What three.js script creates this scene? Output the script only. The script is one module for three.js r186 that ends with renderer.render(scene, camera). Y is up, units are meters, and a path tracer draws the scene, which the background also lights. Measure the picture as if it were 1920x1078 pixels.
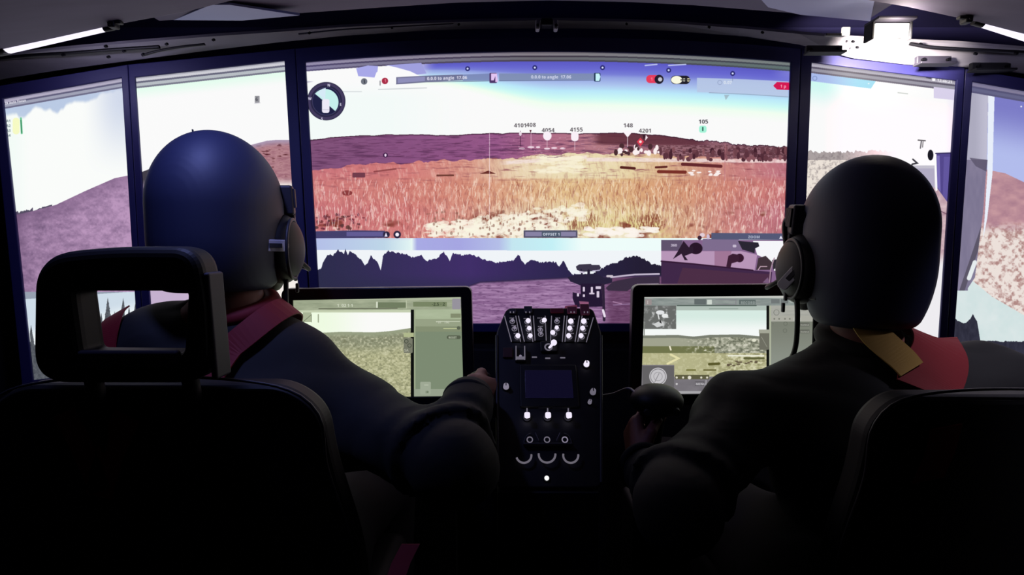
import * as THREE from 'three';
import { RoundedBoxGeometry } from 'three/addons/geometries/RoundedBoxGeometry.js';
import { mergeGeometries } from 'three/addons/utils/BufferGeometryUtils.js';
import { RectAreaLightUniformsLib } from 'three/addons/lights/RectAreaLightUniformsLib.js';

// ---------------------------------------------------------------- camera, light, exposure
const scene = new THREE.Scene();
scene.background = new THREE.Color(0x000000);
const FOCAL = 900, PW = 1920, PH = 1078;                       // focal length in photo pixels
const EYE = new THREE.Vector3(0, 1.25, 0), PITCH = THREE.MathUtils.degToRad(5.6);
const camera = new THREE.PerspectiveCamera(2 * Math.atan(PH / 2 / FOCAL) * 180 / Math.PI, PW / PH, 0.02, 50);
camera.position.copy(EYE);
camera.rotation.set(-PITCH, 0, 0);
scene.add(camera);
const renderer = new THREE.WebGLRenderer({ antialias: true });
renderer.toneMapping = THREE.LinearToneMapping;
renderer.toneMappingExposure = 1.0;
renderer.shadowMap.enabled = true;
RectAreaLightUniformsLib.init();
const GLOW = 1.0;              // what the eye sees of a display
const SCREEN_LIGHT = 0.25;     // the display's own area light

// ---------------------------------------------------------------- measuring and small helpers
const V = (x, y, z) => new THREE.Vector3(x, y, z);
const CP = Math.cos(PITCH), SP = Math.sin(PITCH);
const lerp = (a, b, t) => a + (b - a) * t, clamp = (x, a = 0, b = 1) => Math.min(b, Math.max(a, x));
const smooth = (a, b, x) => { const t = clamp((x - a) / (b - a)); return t * t * (3 - 2 * t); };
function sight(px, py) {                                        // direction of a photo pixel
  const x = (px - PW / 2) / FOCAL, y = (PH / 2 - py) / FOCAL;
  return V(x, y * CP - SP, -CP - y * SP);
}
const atZ = (px, py, z) => { const d = sight(px, py); return d.multiplyScalar(z / d.z).add(EYE); };
function seen(p) {                                              // photo pixel of a point
  const x = p.x - EYE.x, y = p.y - EYE.y, z = p.z - EYE.z;
  const yc = y * CP - z * SP, zc = y * SP + z * CP;
  return [PW / 2 + FOCAL * x / -zc, PH / 2 - FOCAL * yc / -zc];
}
// a plane with its own right / up axes
function plane(point, yawDeg, leanDeg = 0) {
  const m = new THREE.Matrix4().makeRotationFromEuler(new THREE.Euler(THREE.MathUtils.degToRad(leanDeg), THREE.MathUtils.degToRad(yawDeg), 0, 'YXZ'));
  const u = V(1, 0, 0).applyMatrix4(m), v = V(0, 1, 0).applyMatrix4(m), n = V(0, 0, 1).applyMatrix4(m);
  return { o: point.clone(), u, v, n, m };
}
function onPlane(pl, px, py) {                                  // plane coordinates of a photo pixel
  const d = sight(px, py), t = pl.o.clone().sub(EYE).dot(pl.n) / d.dot(pl.n);
  const p = d.multiplyScalar(t).add(EYE).sub(pl.o);
  return new THREE.Vector2(p.dot(pl.u), p.dot(pl.v));
}
const hash = (i, j) => { let h = (Math.imul(i | 0, 374761393) + Math.imul(j | 0, 668265263)) | 0; h = Math.imul(h ^ (h >>> 13), 1274126177); return ((h ^ (h >>> 16)) >>> 0) / 4294967296; };
function vnoise(x, y) {
  const i = Math.floor(x), j = Math.floor(y), a = x - i, b = y - j, s = a * a * (3 - 2 * a), t = b * b * (3 - 2 * b);
  return lerp(lerp(hash(i, j), hash(i + 1, j), s), lerp(hash(i, j + 1), hash(i + 1, j + 1), s), t);
}
const fbm = (x, y) => 0.55 * vnoise(x, y) + 0.28 * vnoise(x * 2.1 + 7, y * 2.1 + 3) + 0.17 * vnoise(x * 4.3 + 1, y * 4.3 + 9);
const n3 = (x, y, z) => (vnoise(x + z * 0.7, y - z * 0.4) + vnoise(y + 17 + x * 0.3, z + 5 - x * 0.2)) * 0.5;
function pl1(x, pts) {                                          // piecewise linear
  if (x <= pts[0][0]) return pts[0][1];
  for (let i = 1; i < pts.length; i++) if (x <= pts[i][0]) return lerp(pts[i - 1][1], pts[i][1], (x - pts[i - 1][0]) / (pts[i][0] - pts[i - 1][0]));
  return pts[pts.length - 1][1];
}
function plc(x, pts) {                                          // piecewise linear colour [x, [r, g, b]]
  if (x <= pts[0][0]) return pts[0][1];
  for (let i = 1; i < pts.length; i++) if (x <= pts[i][0]) return mix(pts[i - 1][1], pts[i][1], (x - pts[i - 1][0]) / (pts[i][0] - pts[i - 1][0]));
  return pts[pts.length - 1][1];
}
const mix = (a, b, t) => [lerp(a[0], b[0], t), lerp(a[1], b[1], t), lerp(a[2], b[2], t)];
let seed = 7;
const rnd = () => { seed = (Math.imul(seed, 1664525) + 1013904223) | 0; return (seed >>> 0) / 4294967296; };

const names = {};
const numbered = (n) => { const k = names[n] = (names[n] ?? -1) + 1; return k ? n + '_' + String(k).padStart(3, '0') : n; };
function tag(o, label, category, group) {
  o.userData.label = label; o.userData.category = category;
  if (group) o.userData.group = group;
  return o;
}
function thing(name, label, category, pos = V(0, 0, 0), group) {
  const o = new THREE.Group(); o.name = numbered(name); o.position.copy(pos); scene.add(o);
  return tag(o, label, category, group);
}
// a part; geometry given in world metres is moved into its thing's frame
function part(name, geo, mat, parent, label) {
  const m = new THREE.Mesh(Array.isArray(geo) ? join(geo) : geo, mat);
  m.name = name; m.castShadow = m.receiveShadow = true;
  if (label) m.userData.label = label;
  parent.add(m);
  return m;
}
function worldPart(name, geo, mat, parent, label) {
  const g = Array.isArray(geo) ? join(geo) : geo;
  parent.updateWorldMatrix(true, false);
  g.applyMatrix4(parent.matrixWorld.clone().invert());
  return part(name, g, mat, parent, label);
}
function struct(name, geo, mat) {
  const m = part(name, geo, mat, scene); m.userData.kind = 'structure';
  return m;
}
function join(list) {
  const gs = list.map((g) => { const q = g.index ? g.toNonIndexed() : g; for (const k of Object.keys(q.attributes)) if (!['position', 'normal', 'uv'].includes(k)) q.deleteAttribute(k); if (!q.attributes.uv) q.setAttribute('uv', new THREE.BufferAttribute(new Float32Array(q.attributes.position.count * 2), 2)); return q; });
  return mergeGeometries(gs);
}
const box = (w, h, d, r = 0.004) => new RoundedBoxGeometry(w, h, d, 2, Math.min(r, w / 2.1, h / 2.1, d / 2.1));
const moved = (g, x, y, z) => g.translate(x, y, z);
const cyl = (r0, r1, h, n = 20) => new THREE.CylinderGeometry(r0, r1, h, n);
function along(g, a, b) {                                       // lay a y-axis geometry from a to b
  const d = b.clone().sub(a), q = new THREE.Quaternion().setFromUnitVectors(V(0, 1, 0), d.clone().normalize());
  return g.applyQuaternion(q).translate((a.x + b.x) / 2, (a.y + b.y) / 2, (a.z + b.z) / 2);
}
const rod = (a, b, r0, r1 = r0, n = 14) => along(cyl(r1, r0, a.distanceTo(b), n), a, b);
const tube = (pts, r, seg = 40, n = 8) => new THREE.TubeGeometry(new THREE.CatmullRomCurve3(pts), seg, r, n);
function extrude(shape, depth, bevel = 0.002, seg = 2) {
  return new THREE.ExtrudeGeometry(shape, { depth: Math.max(1e-4, depth - 2 * bevel), bevelEnabled: bevel > 0, bevelThickness: bevel, bevelSize: bevel, bevelOffset: -bevel, bevelSegments: seg, curveSegments: 10 }).translate(0, 0, bevel);
}
function poly(pts) { const s = new THREE.Shape(); pts.forEach((p, i) => (i ? s.lineTo(p.x, p.y) : s.moveTo(p.x, p.y))); s.closePath(); return s; }
function rounded(pts, r) {                                      // polygon with rounded corners
  const s = new THREE.Shape(), n = pts.length;
  pts.forEach((p, i) => {
    const a = pts[(i + n - 1) % n], b = pts[(i + 1) % n];
    const pa = a.clone().sub(p), pb = b.clone().sub(p), k = Math.min(r, pa.length() * 0.49, pb.length() * 0.49);
    const s0 = p.clone().add(pa.setLength(k)), s1 = p.clone().add(pb.setLength(k));
    if (i) s.lineTo(s0.x, s0.y); else s.moveTo(s0.x, s0.y);
    s.quadraticCurveTo(p.x, p.y, s1.x, s1.y);
  });
  s.closePath();
  return s;
}
const toPlane = (g, pl) => g.applyMatrix4(new THREE.Matrix4().makeBasis(pl.u, pl.v, pl.n).setPosition(pl.o));
// a flat strap through points, width along given side vectors
function ribbon(pts, sides, normals, w, t) {
  const pos = [], idx = [], n = pts.length;
  for (let i = 0; i < n; i++) for (const [a, b] of [[-1, -1], [1, -1], [1, 1], [-1, 1]]) {
    const p = pts[i].clone().addScaledVector(sides[i], a * w / 2).addScaledVector(normals[i], b * t / 2);
    pos.push(p.x, p.y, p.z);
  }
  for (let i = 0; i + 1 < n; i++) for (let k = 0; k < 4; k++) {
    const a = i * 4 + k, b = i * 4 + (k + 1) % 4, c = a + 4, d = b + 4;
    idx.push(a, b, d, a, d, c);
  }
  idx.push(0, 2, 1, 0, 3, 2); const e = (n - 1) * 4; idx.push(e, e + 1, e + 2, e, e + 2, e + 3);
  const g = new THREE.BufferGeometry();
  g.setAttribute('position', new THREE.Float32BufferAttribute(pos, 3)); g.setIndex(idx);
  const q = g.toNonIndexed(); q.computeVertexNormals();
  return q;
}

// ---------------------------------------------------------------- materials
function std(color, roughness = 0.7, extra = {}) { return new THREE.MeshStandardMaterial({ color, roughness, ...extra }); }
function grainTexture(size, fx, fy, lo, hi) {
  const d = new Uint8Array(size * size * 4);
  for (let y = 0; y < size; y++) for (let x = 0; x < size; x++) {
    const v = lerp(lo, hi, fbm(x * fx / size, y * fy / size)) * 255, i = (y * size + x) * 4;
    d[i] = d[i + 1] = d[i + 2] = v; d[i + 3] = 255;
  }
  const t = new THREE.DataTexture(d, size, size); t.wrapS = t.wrapT = THREE.RepeatWrapping; t.magFilter = THREE.LinearFilter; t.needsUpdate = true;
  return t;
}
const streaks = grainTexture(256, 6, 60, 0.72, 1), mottle = grainTexture(256, 40, 40, 0.5, 1);
const M = {
  lining: std(0x625c72, 0.75, { map: streaks, bumpMap: mottle, bumpScale: 0.0006 }),
  hull: std(0x322e62, 0.7, { bumpMap: mottle, bumpScale: 0.0005 }),
  hullDark: std(0x0b0a12, 0.8), floor: std(0x0b0a0e, 0.85, { bumpMap: mottle, bumpScale: 0.001 }),
  flange: std(0x98949f, 0.55, { map: streaks }), bolt: std(0x15141c, 0.45, { metalness: 0.6 }),
  bezel: std(0x2b2963, 0.5), housing: std(0x0c0c14, 0.6),
  touchBezel: std(0x0c0c16, 0.35), console: std(0x100f18, 0.5), consoleDark: std(0x08080e, 0.55),
  rubber: std(0x050507, 0.6), grip: std(0x08080a, 0.5), metal: std(0x8a8a92, 0.3, { metalness: 0.9 }),
  white: std(0xd8d6de, 0.4), whiteLine: std(0x9a97a8, 0.5), redPlate: std(0x7a2438, 0.5), pinkPlate: std(0x9a4a62, 0.5),
  seat: std(0x06060b, 0.6), seatSide: std(0x35323f, 0.6), piping: std(0x26252c, 0.5), seatBase: std(0x0a0a0c, 0.5),  // seatSide carries the light on the headrest side; also plain grey parts
  strapRed: std(0x780616, 0.75), strapYellow: std(0xa9863e, 0.75), buckle: std(0x24242a, 0.35, { metalness: 0.7 }),
  jacket: std(0x101114, 0.85), trousers: std(0x100d16, 0.85), boots: std(0x0a0a0b, 0.5),
  skin: new THREE.MeshPhysicalMaterial({ color: 0x8a5a50, roughness: 0.55 }),
  helmet: std(0x252a48, 0.6), helmetTrim: std(0x08080d, 0.55), helmetClip: std(0x35333d, 0.55),
  paleTag: std(0xd0ced8, 0.5), tagInk: std(0x2a2a32, 0.6), cable: std(0x0c0b12, 0.5), cablePale: std(0x8a8798, 0.5), eye: std(0xb8b4ae, 0.3), hair: std(0x0a0807, 0.8),
};
const glowing = (color, k = 1) => new THREE.MeshStandardMaterial({ color: 0x000000, roughness: 0.4, emissive: color, emissiveIntensity: k });
M.knobGlow = glowing(0xf4ecff, 1.0); M.knobDim = glowing(0x9a92a8, 0.7); M.legend = glowing(0x8d8799, 0.55); M.led = glowing(0xffffff, 1.2);  // knob glows stand in for light caught on toggles and knobs

//@@SCREENS
// ---------------------------------------------------------------- what the displays show
// Pictures are laid out in measured photo units, then rectified into each display's own flat rectangle.
const rgb = (c) => `rgb(${c.map((v) => Math.round(v)).join(',')})`;
function layout(x0, y0, x1, y1, k, pixel, draw) {
  const W = Math.round((x1 - x0) * k), H = Math.round((y1 - y0) * k), c = document.createElement('canvas');
  c.width = W; c.height = H;
  const ctx = c.getContext('2d'), im = ctx.createImageData(W, H);
  for (let j = 0; j < H; j++) for (let i = 0; i < W; i++) {
    const v = pixel(x0 + i / k, y0 + j / k), o = (j * W + i) * 4;
    im.data[o] = clamp(v[0], 0, 255); im.data[o + 1] = clamp(v[1], 0, 255); im.data[o + 2] = clamp(v[2], 0, 255); im.data[o + 3] = 255;
  }
  ctx.putImageData(im, 0, 0);
  ctx.scale(k, k); ctx.translate(-x0, -y0);
  draw(pens(ctx));
  return { x0, y0, k, W, H, data: ctx.getImageData(0, 0, W, H).data };
}
function pens(ctx) {
  return {
    ctx,
    fill(c, pts) { ctx.fillStyle = c; ctx.beginPath(); pts.forEach((p, i) => (i ? ctx.lineTo(p[0], p[1]) : ctx.moveTo(p[0], p[1]))); ctx.closePath(); ctx.fill(); },
    line(c, w, pts) { ctx.strokeStyle = c; ctx.lineWidth = w; ctx.lineCap = 'round'; ctx.beginPath(); pts.forEach((p, i) => (i ? ctx.lineTo(p[0], p[1]) : ctx.moveTo(p[0], p[1]))); ctx.stroke(); },
    dot(c, x, y, r, ry = r) { ctx.fillStyle = c; ctx.beginPath(); ctx.ellipse(x, y, r, ry, 0, 0, 7); ctx.fill(); },
    ring(c, w, x, y, r) { ctx.strokeStyle = c; ctx.lineWidth = w; ctx.beginPath(); ctx.arc(x, y, r, 0, 7); ctx.stroke(); },
    pill(c, x, y, w, h, r) { ctx.fillStyle = c; ctx.beginPath(); ctx.roundRect(x, y, w, h, r); ctx.fill(); },
    text(c, size, x, y, s, turn = 0, bold = true) { ctx.save(); ctx.translate(x, y); ctx.rotate(turn); ctx.font = (bold ? 'bold ' : '') + size + 'px sans-serif'; ctx.fillStyle = c; ctx.fillText(s, 0, 0); ctx.restore(); },
  };
}
function rectified(L, pl, lo, hi, W, H) {
  const d = new Uint8Array(W * H * 4), p = V(0, 0, 0);
  for (let j = 0; j < H; j++) for (let i = 0; i < W; i++) {
    p.copy(pl.o).addScaledVector(pl.u, lerp(lo.x, hi.x, (i + 0.5) / W)).addScaledVector(pl.v, lerp(lo.y, hi.y, (j + 0.5) / H));
    const [px, py] = seen(p), x = clamp((px - L.x0) * L.k, 0, L.W - 1.01), y = clamp((py - L.y0) * L.k, 0, L.H - 1.01);
    const xi = Math.floor(x), yi = Math.floor(y), fx = x - xi, fy = y - yi, a = (yi * L.W + xi) * 4, o = (j * W + i) * 4, r = L.W * 4;
    for (let c = 0; c < 3; c++) d[o + c] = lerp(lerp(L.data[a + c], L.data[a + 4 + c], fx), lerp(L.data[a + r + c], L.data[a + r + 4 + c], fx), fy);
    d[o + 3] = 255;
  }
  const t = new THREE.DataTexture(d, W, H); t.colorSpace = THREE.SRGBColorSpace; t.magFilter = THREE.LinearFilter; t.needsUpdate = true;
  return t;
}
const bars = (d, a, b, dark) => (d < 2 ? mix(a, dark, 0.35) : d < 6 ? a : d < 9 ? dark : d < 14 ? b : d < 17 ? mix(dark, b, 0.2) : null);

// --- wide middle display
const topMid = (x) => 98 + 19 * ((x - 1030) / 455) ** 2;
const horizonMid = [[578, 262], [640, 256], [730, 252], [850, 253], [960, 249], [1020, 250], [1100, 250], [1180, 249], [1240, 253], [1300, 262], [1340, 265], [1400, 272], [1480, 275]];
const hillFoot = [[578, 321], [640, 312], [720, 306], [860, 300], [1000, 293], [1080, 287], [1200, 288], [1480, 300]];
const treeTop = [[590, 507], [602, 502], [606, 492], [612, 480], [619, 476], [624, 480], [633, 469], [645, 475], [648, 466], [652, 479], [656, 470], [668, 479], [680, 490], [684, 499], [690, 494], [695, 479], [707, 492], [714, 506], [718, 480], [728, 471], [752, 475], [775, 482], [790, 479], [800, 489], [820, 484], [832, 472], [843, 489], [850, 474], [865, 479], [882, 476], [900, 483], [922, 491], [940, 492], [962, 489], [971, 477], [984, 496], [997, 486], [1015, 493], [1030, 490], [1042, 492], [1049, 501], [1056, 488], [1066, 508], [1074, 514], [1110, 514], [1126, 505], [1140, 496], [1160, 491], [1175, 482], [1192, 480], [1212, 488], [1225, 496], [1245, 497]];
const groundTop = [[590, 640], [870, 620], [880, 535], [900, 528], [960, 525], [1040, 521], [1075, 519], [1240, 516]];
function midPixel(x, y) {
  const d = y - topMid(x);
  const b = bars(d, plc(x, [[575, [150, 142, 172]], [1000, [130, 124, 132]], [1480, [120, 128, 128]]]), plc(x, [[575, [132, 126, 160]], [1000, [106, 104, 112]], [1480, [96, 112, 112]]]), plc(x, [[575, [82, 74, 112]], [1000, [66, 58, 72]], [1480, [70, 76, 84]]]));
  if (b) return b;
  if (y > 446) {
    const tt = pl1(x, treeTop) + (fbm(x * 0.35, 3) - 0.5) * 6, gt = pl1(x, groundTop);
    if (y > gt) {
      const s = fbm(x * 0.03, y * 0.35), q = fbm(x * 0.12 + 5, y * 0.7);
      let c = mix([122, 84, 128], [186, 150, 190], clamp(s * 1.3 - 0.15));
      c = mix(c, [88, 56, 96], clamp((q - 0.55) * 2.4));
      c = mix(c, [90, 52, 84], smooth(1120, 1150, x) * (0.55 + 0.3 * q));
      return mix([50, 38, 72], c, smooth(0, 5, y - gt));
    }
    if (y > tt) { const c = plc(x, [[596, [44, 44, 74]], [760, [56, 46, 92]], [880, [64, 46, 104]], [1050, [46, 38, 78]], [1200, [36, 30, 52]]]); return mix(c, [44, 44, 72], smooth(510, 540, y) * 0.5); }
    const edge = 469 + (x - 700) * 0.002;
    if (y < edge) return x < 770 ? mix(plc(x, [[596, [180, 192, 232]], [720, [190, 214, 232]], [772, [228, 246, 244]]]), [196, 180, 226], 0.25 * smooth(446, 452, 452 - (y - 446))) : plc(x, [[772, [232, 248, 244]], [782, [168, 170, 228]], [860, [166, 166, 226]], [935, [180, 190, 232]], [960, [196, 230, 240]], [1035, [196, 240, 246]], [1090, [238, 252, 250]]]);
    return [240, 244, 248];
  }
  const yh = pl1(x, horizonMid) + (x > 1290 ? (fbm(x * 0.2, 1) - 0.5) * 6 : (fbm(x * 0.05, 1) - 0.5) * 3);
  if (y < yh) {
    const white = mix([250, 250, 250], [238, 250, 247], smooth(150, 190, y) * 0.6 * smooth(900, 700, x));
    if (x < 770) return white;
    const s = lerp(0.42, 1, smooth(790, 1060, x)), q = 17 + (d - 17) / s;
    const c = plc(q, [[17, [92, 90, 196]], [30, [104, 104, 208]], [40, [120, 126, 214]], [46, [146, 160, 224]], [60, [172, 196, 238]], [72, [186, 232, 250]], [86, [206, 250, 244]], [98, [240, 254, 240]], [115, white]]);
    return mix(white, mix(c, [150, 150, 226], smooth(1440, 1480, x) * smooth(45, 20, d) * 0.5), smooth(770, 830, x + d * 0.4));
  }
  const foot = pl1(x, hillFoot) + (fbm(x * 0.06, 2) - 0.5) * 10, st = fbm(x * 0.04, y * 0.45), fine = fbm(x * 0.22, y * 0.5);
  if (y < foot) {
    let c = plc(x, [[578, [128, 82, 120]], [760, [136, 82, 128]], [930, [150, 88, 136]], [1040, [178, 112, 136]], [1130, [180, 124, 132]], [1260, [150, 100, 112]], [1480, [130, 88, 102]]]);
    c = mix(c, [82, 44, 78], clamp((st - 0.5) * 2.6) * 0.9);
    c = mix(c, [214, 170, 190], clamp((fine - 0.66) * 3) * smooth(860, 1000, x));
    if (x > 1105) c = mix(c, [92, 46, 58], smooth(1105, 1130, x) * smooth(1345, 1300, x) * smooth(276 + (x - 1200) * 0.03, 268, y) * 0.85);
    if (x > 1225 && y > 272) c = mix(c, fine > 0.5 ? [92, 54, 62] : [150, 106, 116], 0.75);
    return mix([60, 30, 50], c, smooth(0, 3, y - yh));
  }
  const blade = 0.5 * fbm(x * 0.42 + Math.sin(y * 0.09) * 1.6 + 2 * fbm(x * 0.05, y * 0.05), y * 0.085) + 0.5 * fbm(x * 0.16 + 40, y * 0.11), clump = fbm(x * 0.03 + 9, y * 0.05 + 4), t = (y - foot) / (446 - foot);
  let c = plc(x, [[578, [200, 108, 116]], [760, [208, 116, 114]], [880, [214, 146, 128]], [980, [224, 192, 158]], [1070, [228, 214, 164]], [1180, [224, 198, 144]], [1290, [210, 156, 126]], [1380, [200, 124, 122]], [1480, [184, 104, 122]]]);
  c = mix(c, plc(x, [[578, [206, 116, 116]], [850, [208, 126, 106]], [1060, [224, 178, 122]], [1250, [212, 144, 104]], [1480, [204, 112, 112]]]), smooth(325, 345, y) * smooth(400, 365, y) * 0.7);
  if (y < 335) c = mix(c, [238, 226, 186], smooth(870, 1000, x) * smooth(1260, 1140, x) * 0.6);
  c = mix(c, [250, 232, 214], clamp((blade - 0.53) * 5) * (0.25 + 0.55 * t));
  c = mix(c, [150, 84, 86], clamp((0.46 - blade) * 4.5) * (0.25 + 0.5 * t));
  c = mix(c, [236, 214, 206], 0.08);
  c = mix(c, [140, 74, 84], clamp((st - 0.6) * 4) * smooth(0.45, 0.1, t) * 0.9);
  const mound = 412 - 0.11 * (x - 850) + (fbm(x * 0.04, 8) - 0.5) * 26, pale = smooth(845, 900, x) * smooth(1075, 1010, x) * smooth(mound - 4, mound + 10, y) + smooth(820, 880, x) * smooth(1120, 1080, x) * smooth(428, 440, y + 8 * (fine - 0.5));
  c = mix(c, fine > 0.6 ? [206, 186, 160] : [246, 240, 222], clamp(pale) * clamp(1.25 - 0.9 * Math.abs(fbm(x * 0.1, y * 0.12) - 0.5) * 4) * 0.95);
  c = mix(c, [222, 214, 140], smooth(1060, 1110, x) * smooth(1300, 1240, x) * smooth(395, 415, y) * clamp((fbm(x * 0.07 + 3, y * 0.09) - 0.35) * 2.4) * 0.7);
  c = mix(c, [246, 240, 226], smooth(1080, 1120, x) * smooth(1240, 1180, x) * smooth(424, 440, y + 12 * (fine - 0.5)) * 0.7);
  c = mix(c, [118, 50, 40], smooth(0.62, 0.78, clump) * smooth(380, 410, y) * 0.8 * (0.5 + blade));
  const road = smooth(5, 2, Math.abs(y - (x < 1100 ? 310 - (x - 880) * 0.07 : 299 + (x - 1100) * 0.008))) * smooth(930, 960, x) * (0.4 + fine);
  return mix(c, [244, 226, 224], clamp(road) * 0.85);
}
function midDraw({ ctx, fill, line, dot, ring, pill, text }) {
  // clouds and the blue gap beside them
  fill('rgb(168,168,232)', [[668, 128], [672, 143], [707, 146], [709, 124], [690, 123]]);
  fill('rgb(160,160,222)', [[722, 123], [730, 122], [790, 118], [800, 138], [775, 141], [745, 128]]);
  fill('rgb(250,250,252)', [[706, 136], [716, 128], [728, 123], [745, 127], [770, 134], [786, 142], [820, 150], [700, 152]]);
  line('rgba(120,130,140,.25)', 2, [[640, 172], [678, 172]]); line('rgba(120,130,140,.3)', 2, [[710, 168], [800, 165]]);
  ctx.save(); ctx.globalAlpha = 0.8; line('rgb(210,220,250)', 2.4, [[1210, 123], [1232, 121]]); line('rgb(210,220,250)', 2.6, [[1254, 123], [1286, 121]]); ctx.restore();
  // compass rose
  dot('rgb(40,38,66)', 612, 190, 36); ring('rgb(66,58,92)', 5, 612, 190, 32); dot('rgb(30,32,66)', 612, 190, 26); ring('rgb(70,66,104)', 1, 612, 190, 26);
  ctx.fillStyle = 'rgb(198,240,236)'; ctx.beginPath(); ctx.moveTo(610, 192); ctx.arc(610, 192, 25, -2.45, 0.72); ctx.closePath(); ctx.fill();
  fill('rgb(214,234,246)', [[610, 190], [596, 174], [604, 167], [611, 165]]);
  pill('rgb(236,232,246)', 604, 186, 14, 26, 4); line('rgb(200,196,214)', 1, [[605, 206], [617, 206]]);
  text('rgb(220,216,236)', 7, 614, 162, 'N'); text('rgb(220,216,236)', 7, 637, 198, 'E'); text('rgb(220,216,236)', 7, 602, 225, 'S'); text('rgb(220,216,236)', 7, 578, 187, 'W');
  // status row
  fill('rgb(200,198,214)', [[576, 152], [588, 153], [576, 156]]);
  dot('rgb(112,116,128)', 683, 153, 6); line('rgb(40,44,52)', 1.4, [[683, 150], [684, 156]]); line('rgb(110,110,116)', 1.5, [[713, 152], [713, 160]]);
  dot('rgb(168,44,70)', 722, 152, 6); text('rgb(230,130,150)', 8, 720.5, 155, '1');
  ctx.save(); ctx.globalAlpha = 0.9;
  fill('rgb(104,104,140)', [[743, 145], [799, 142], [868, 140], [868, 151], [799, 154], [743, 158]]); fill('rgb(146,146,190)', [[746, 147], [797, 144], [797, 152], [746, 156]]);
  fill('rgb(120,134,180)', [[868, 140], [918, 138], [918, 151], [868, 152]]); fill('rgb(126,140,176)', [[936, 138], [1114, 138], [1114, 150], [936, 152]]); ctx.restore();
  line('rgba(70,70,110,.8)', 1, [[743, 158], [800, 154], [918, 152]]); line('rgba(80,90,130,.7)', 1, [[936, 152], [1114, 151]]);
  text('rgb(224,222,238)', 8, 801, 151, '0.0.0 to angle  17.06', -0.03); text('rgb(212,216,238)', 8, 996, 148, '0.0.0 to angle  17.06', 0);
  pill('rgb(78,54,104)', 918, 137, 14, 19, 2); fill('rgb(226,196,242)', [[921, 138], [932, 138], [934, 154], [929, 154], [929, 143], [926, 151], [921, 151]]);
  pill('rgb(40,60,90)', 1114, 137, 12, 16, 2); fill('rgb(200,244,250)', [[1117, 138], [1124, 138], [1126, 144], [1124, 152], [1117, 152]]);
  for (const [x, y] of [[877, 129], [1003, 127], [1130, 127], [1254, 132], [1374, 138]]) { dot('rgb(44,44,112)', x, y, 4.6); dot('rgb(214,222,250)', x, y, 1.9); }
  pill('rgb(230,60,92)', 1212, 141, 24, 15, 7); dot('rgb(34,30,44)', 1236, 149, 8.5); dot('rgb(196,196,206)', 1238, 149, 4); text('rgb(250,140,160)', 8, 1220, 152, '1');
  pill('rgb(34,32,42)', 1258, 142, 36, 16, 8); dot('rgb(250,250,226)', 1269, 150, 10.5, 7.5); dot('rgb(206,206,190)', 1283, 150, 3); dot('rgb(226,220,180)', 1291, 150, 3.2); line('rgb(30,28,34)', 2, [[1277, 150], [1294, 150]]); line('rgb(30,28,34)', 2, [[1286, 144], [1286, 157]]);
  ctx.save(); ctx.globalAlpha = 0.92; fill('rgb(184,200,230)', [[1307, 146], [1400, 149], [1479, 153], [1478, 182], [1400, 176], [1307, 173]]); ctx.restore();
  line('rgba(120,130,150,.6)', 1.2, [[1330, 174], [1400, 177], [1478, 182]]); ring('rgba(120,134,170,.6)', 1, 1350, 155, 4); text('rgb(220,228,240)', 8, 1357, 158, '0.07', 0.02); line('rgba(110,120,150,.6)', 1, [[1374, 143], [1374, 152]]); fill('rgba(150,160,170,.6)', [[1358, 178], [1368, 178], [1361, 188]]);
  fill('rgb(212,24,82)', [[1450, 161], [1457, 154], [1480, 155], [1480, 169], [1457, 168]]); text('rgb(250,170,190)', 8, 1463, 165, '1 p', 0.05);
  // target marks over the hills
  const mark = (x, y, s) => text('rgb(92,86,92)', 11, x, y, s);
  mark(964, 239, '4101'); mark(987, 238, '408'); mark(1016, 248, '4054'); mark(1069, 247, '4155'); mark(1169, 239, '148'); mark(1198, 249, '4201'); ctx.fillStyle = 'rgb(56,52,60)'; text('rgb(56,52,60)', 11, 1310, 232, '105');
  line('rgba(70,34,60,.85)', 1.3, [[976, 246], [976, 274]]); line('rgba(220,180,200,.8)', 1.2, [[996, 250], [996, 280]]); dot('rgb(236,220,232)', 976, 251, 2.6, 4); fill('rgb(80,30,44)', [[993, 244], [997, 244], [995, 250]]);
  dot('rgb(250,240,248)', 1026.5, 255, 8, 8.5); pill('rgb(250,240,248)', 1071, 247, 14, 18, 6); line('rgba(240,220,230,.8)', 1, [[1078, 265], [1078, 282]]); line('rgba(240,220,230,.8)', 1, [[1026, 264], [1026, 276]]);
  fill('rgb(252,246,250)', [[1167, 246], [1187, 246], [1177, 258]]); line('rgba(220,200,210,.9)', 1.4, [[1177, 257], [1177, 278]]);
  fill('rgb(216,60,80)', [[1194, 266], [1201, 258], [1208, 266], [1201, 275]]); dot('rgb(250,220,220)', 1201, 266, 2.6); fill('rgb(60,30,44)', [[1205, 252], [1212, 254], [1207, 262]]); fill('rgb(246,230,236)', [[1211, 253], [1215, 258], [1210, 264]]);
  pill('rgb(164,244,216)', 1311, 236, 14, 13, 4); line('rgb(30,70,64)', 2.2, [[1318, 239], [1318, 245]]);
  dot('rgb(60,30,70)', 723, 291, 4.6); dot('rgb(240,220,240)', 723, 291, 2, 3);
  for (let i = 0; i < 6; i++) dot('rgb(240,216,228)', 978 + i * 15 + rnd() * 3, 276 + rnd() * 3, 4 + rnd() * 3, 1.8);
  for (let i = 0; i < 26; i++) dot(i % 2 ? 'rgb(252,240,240)' : 'rgb(74,44,50)', 1150 + rnd() * 90, 274 + rnd() * 16, 2 + rnd() * 4, 2 + rnd() * 4);
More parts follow.
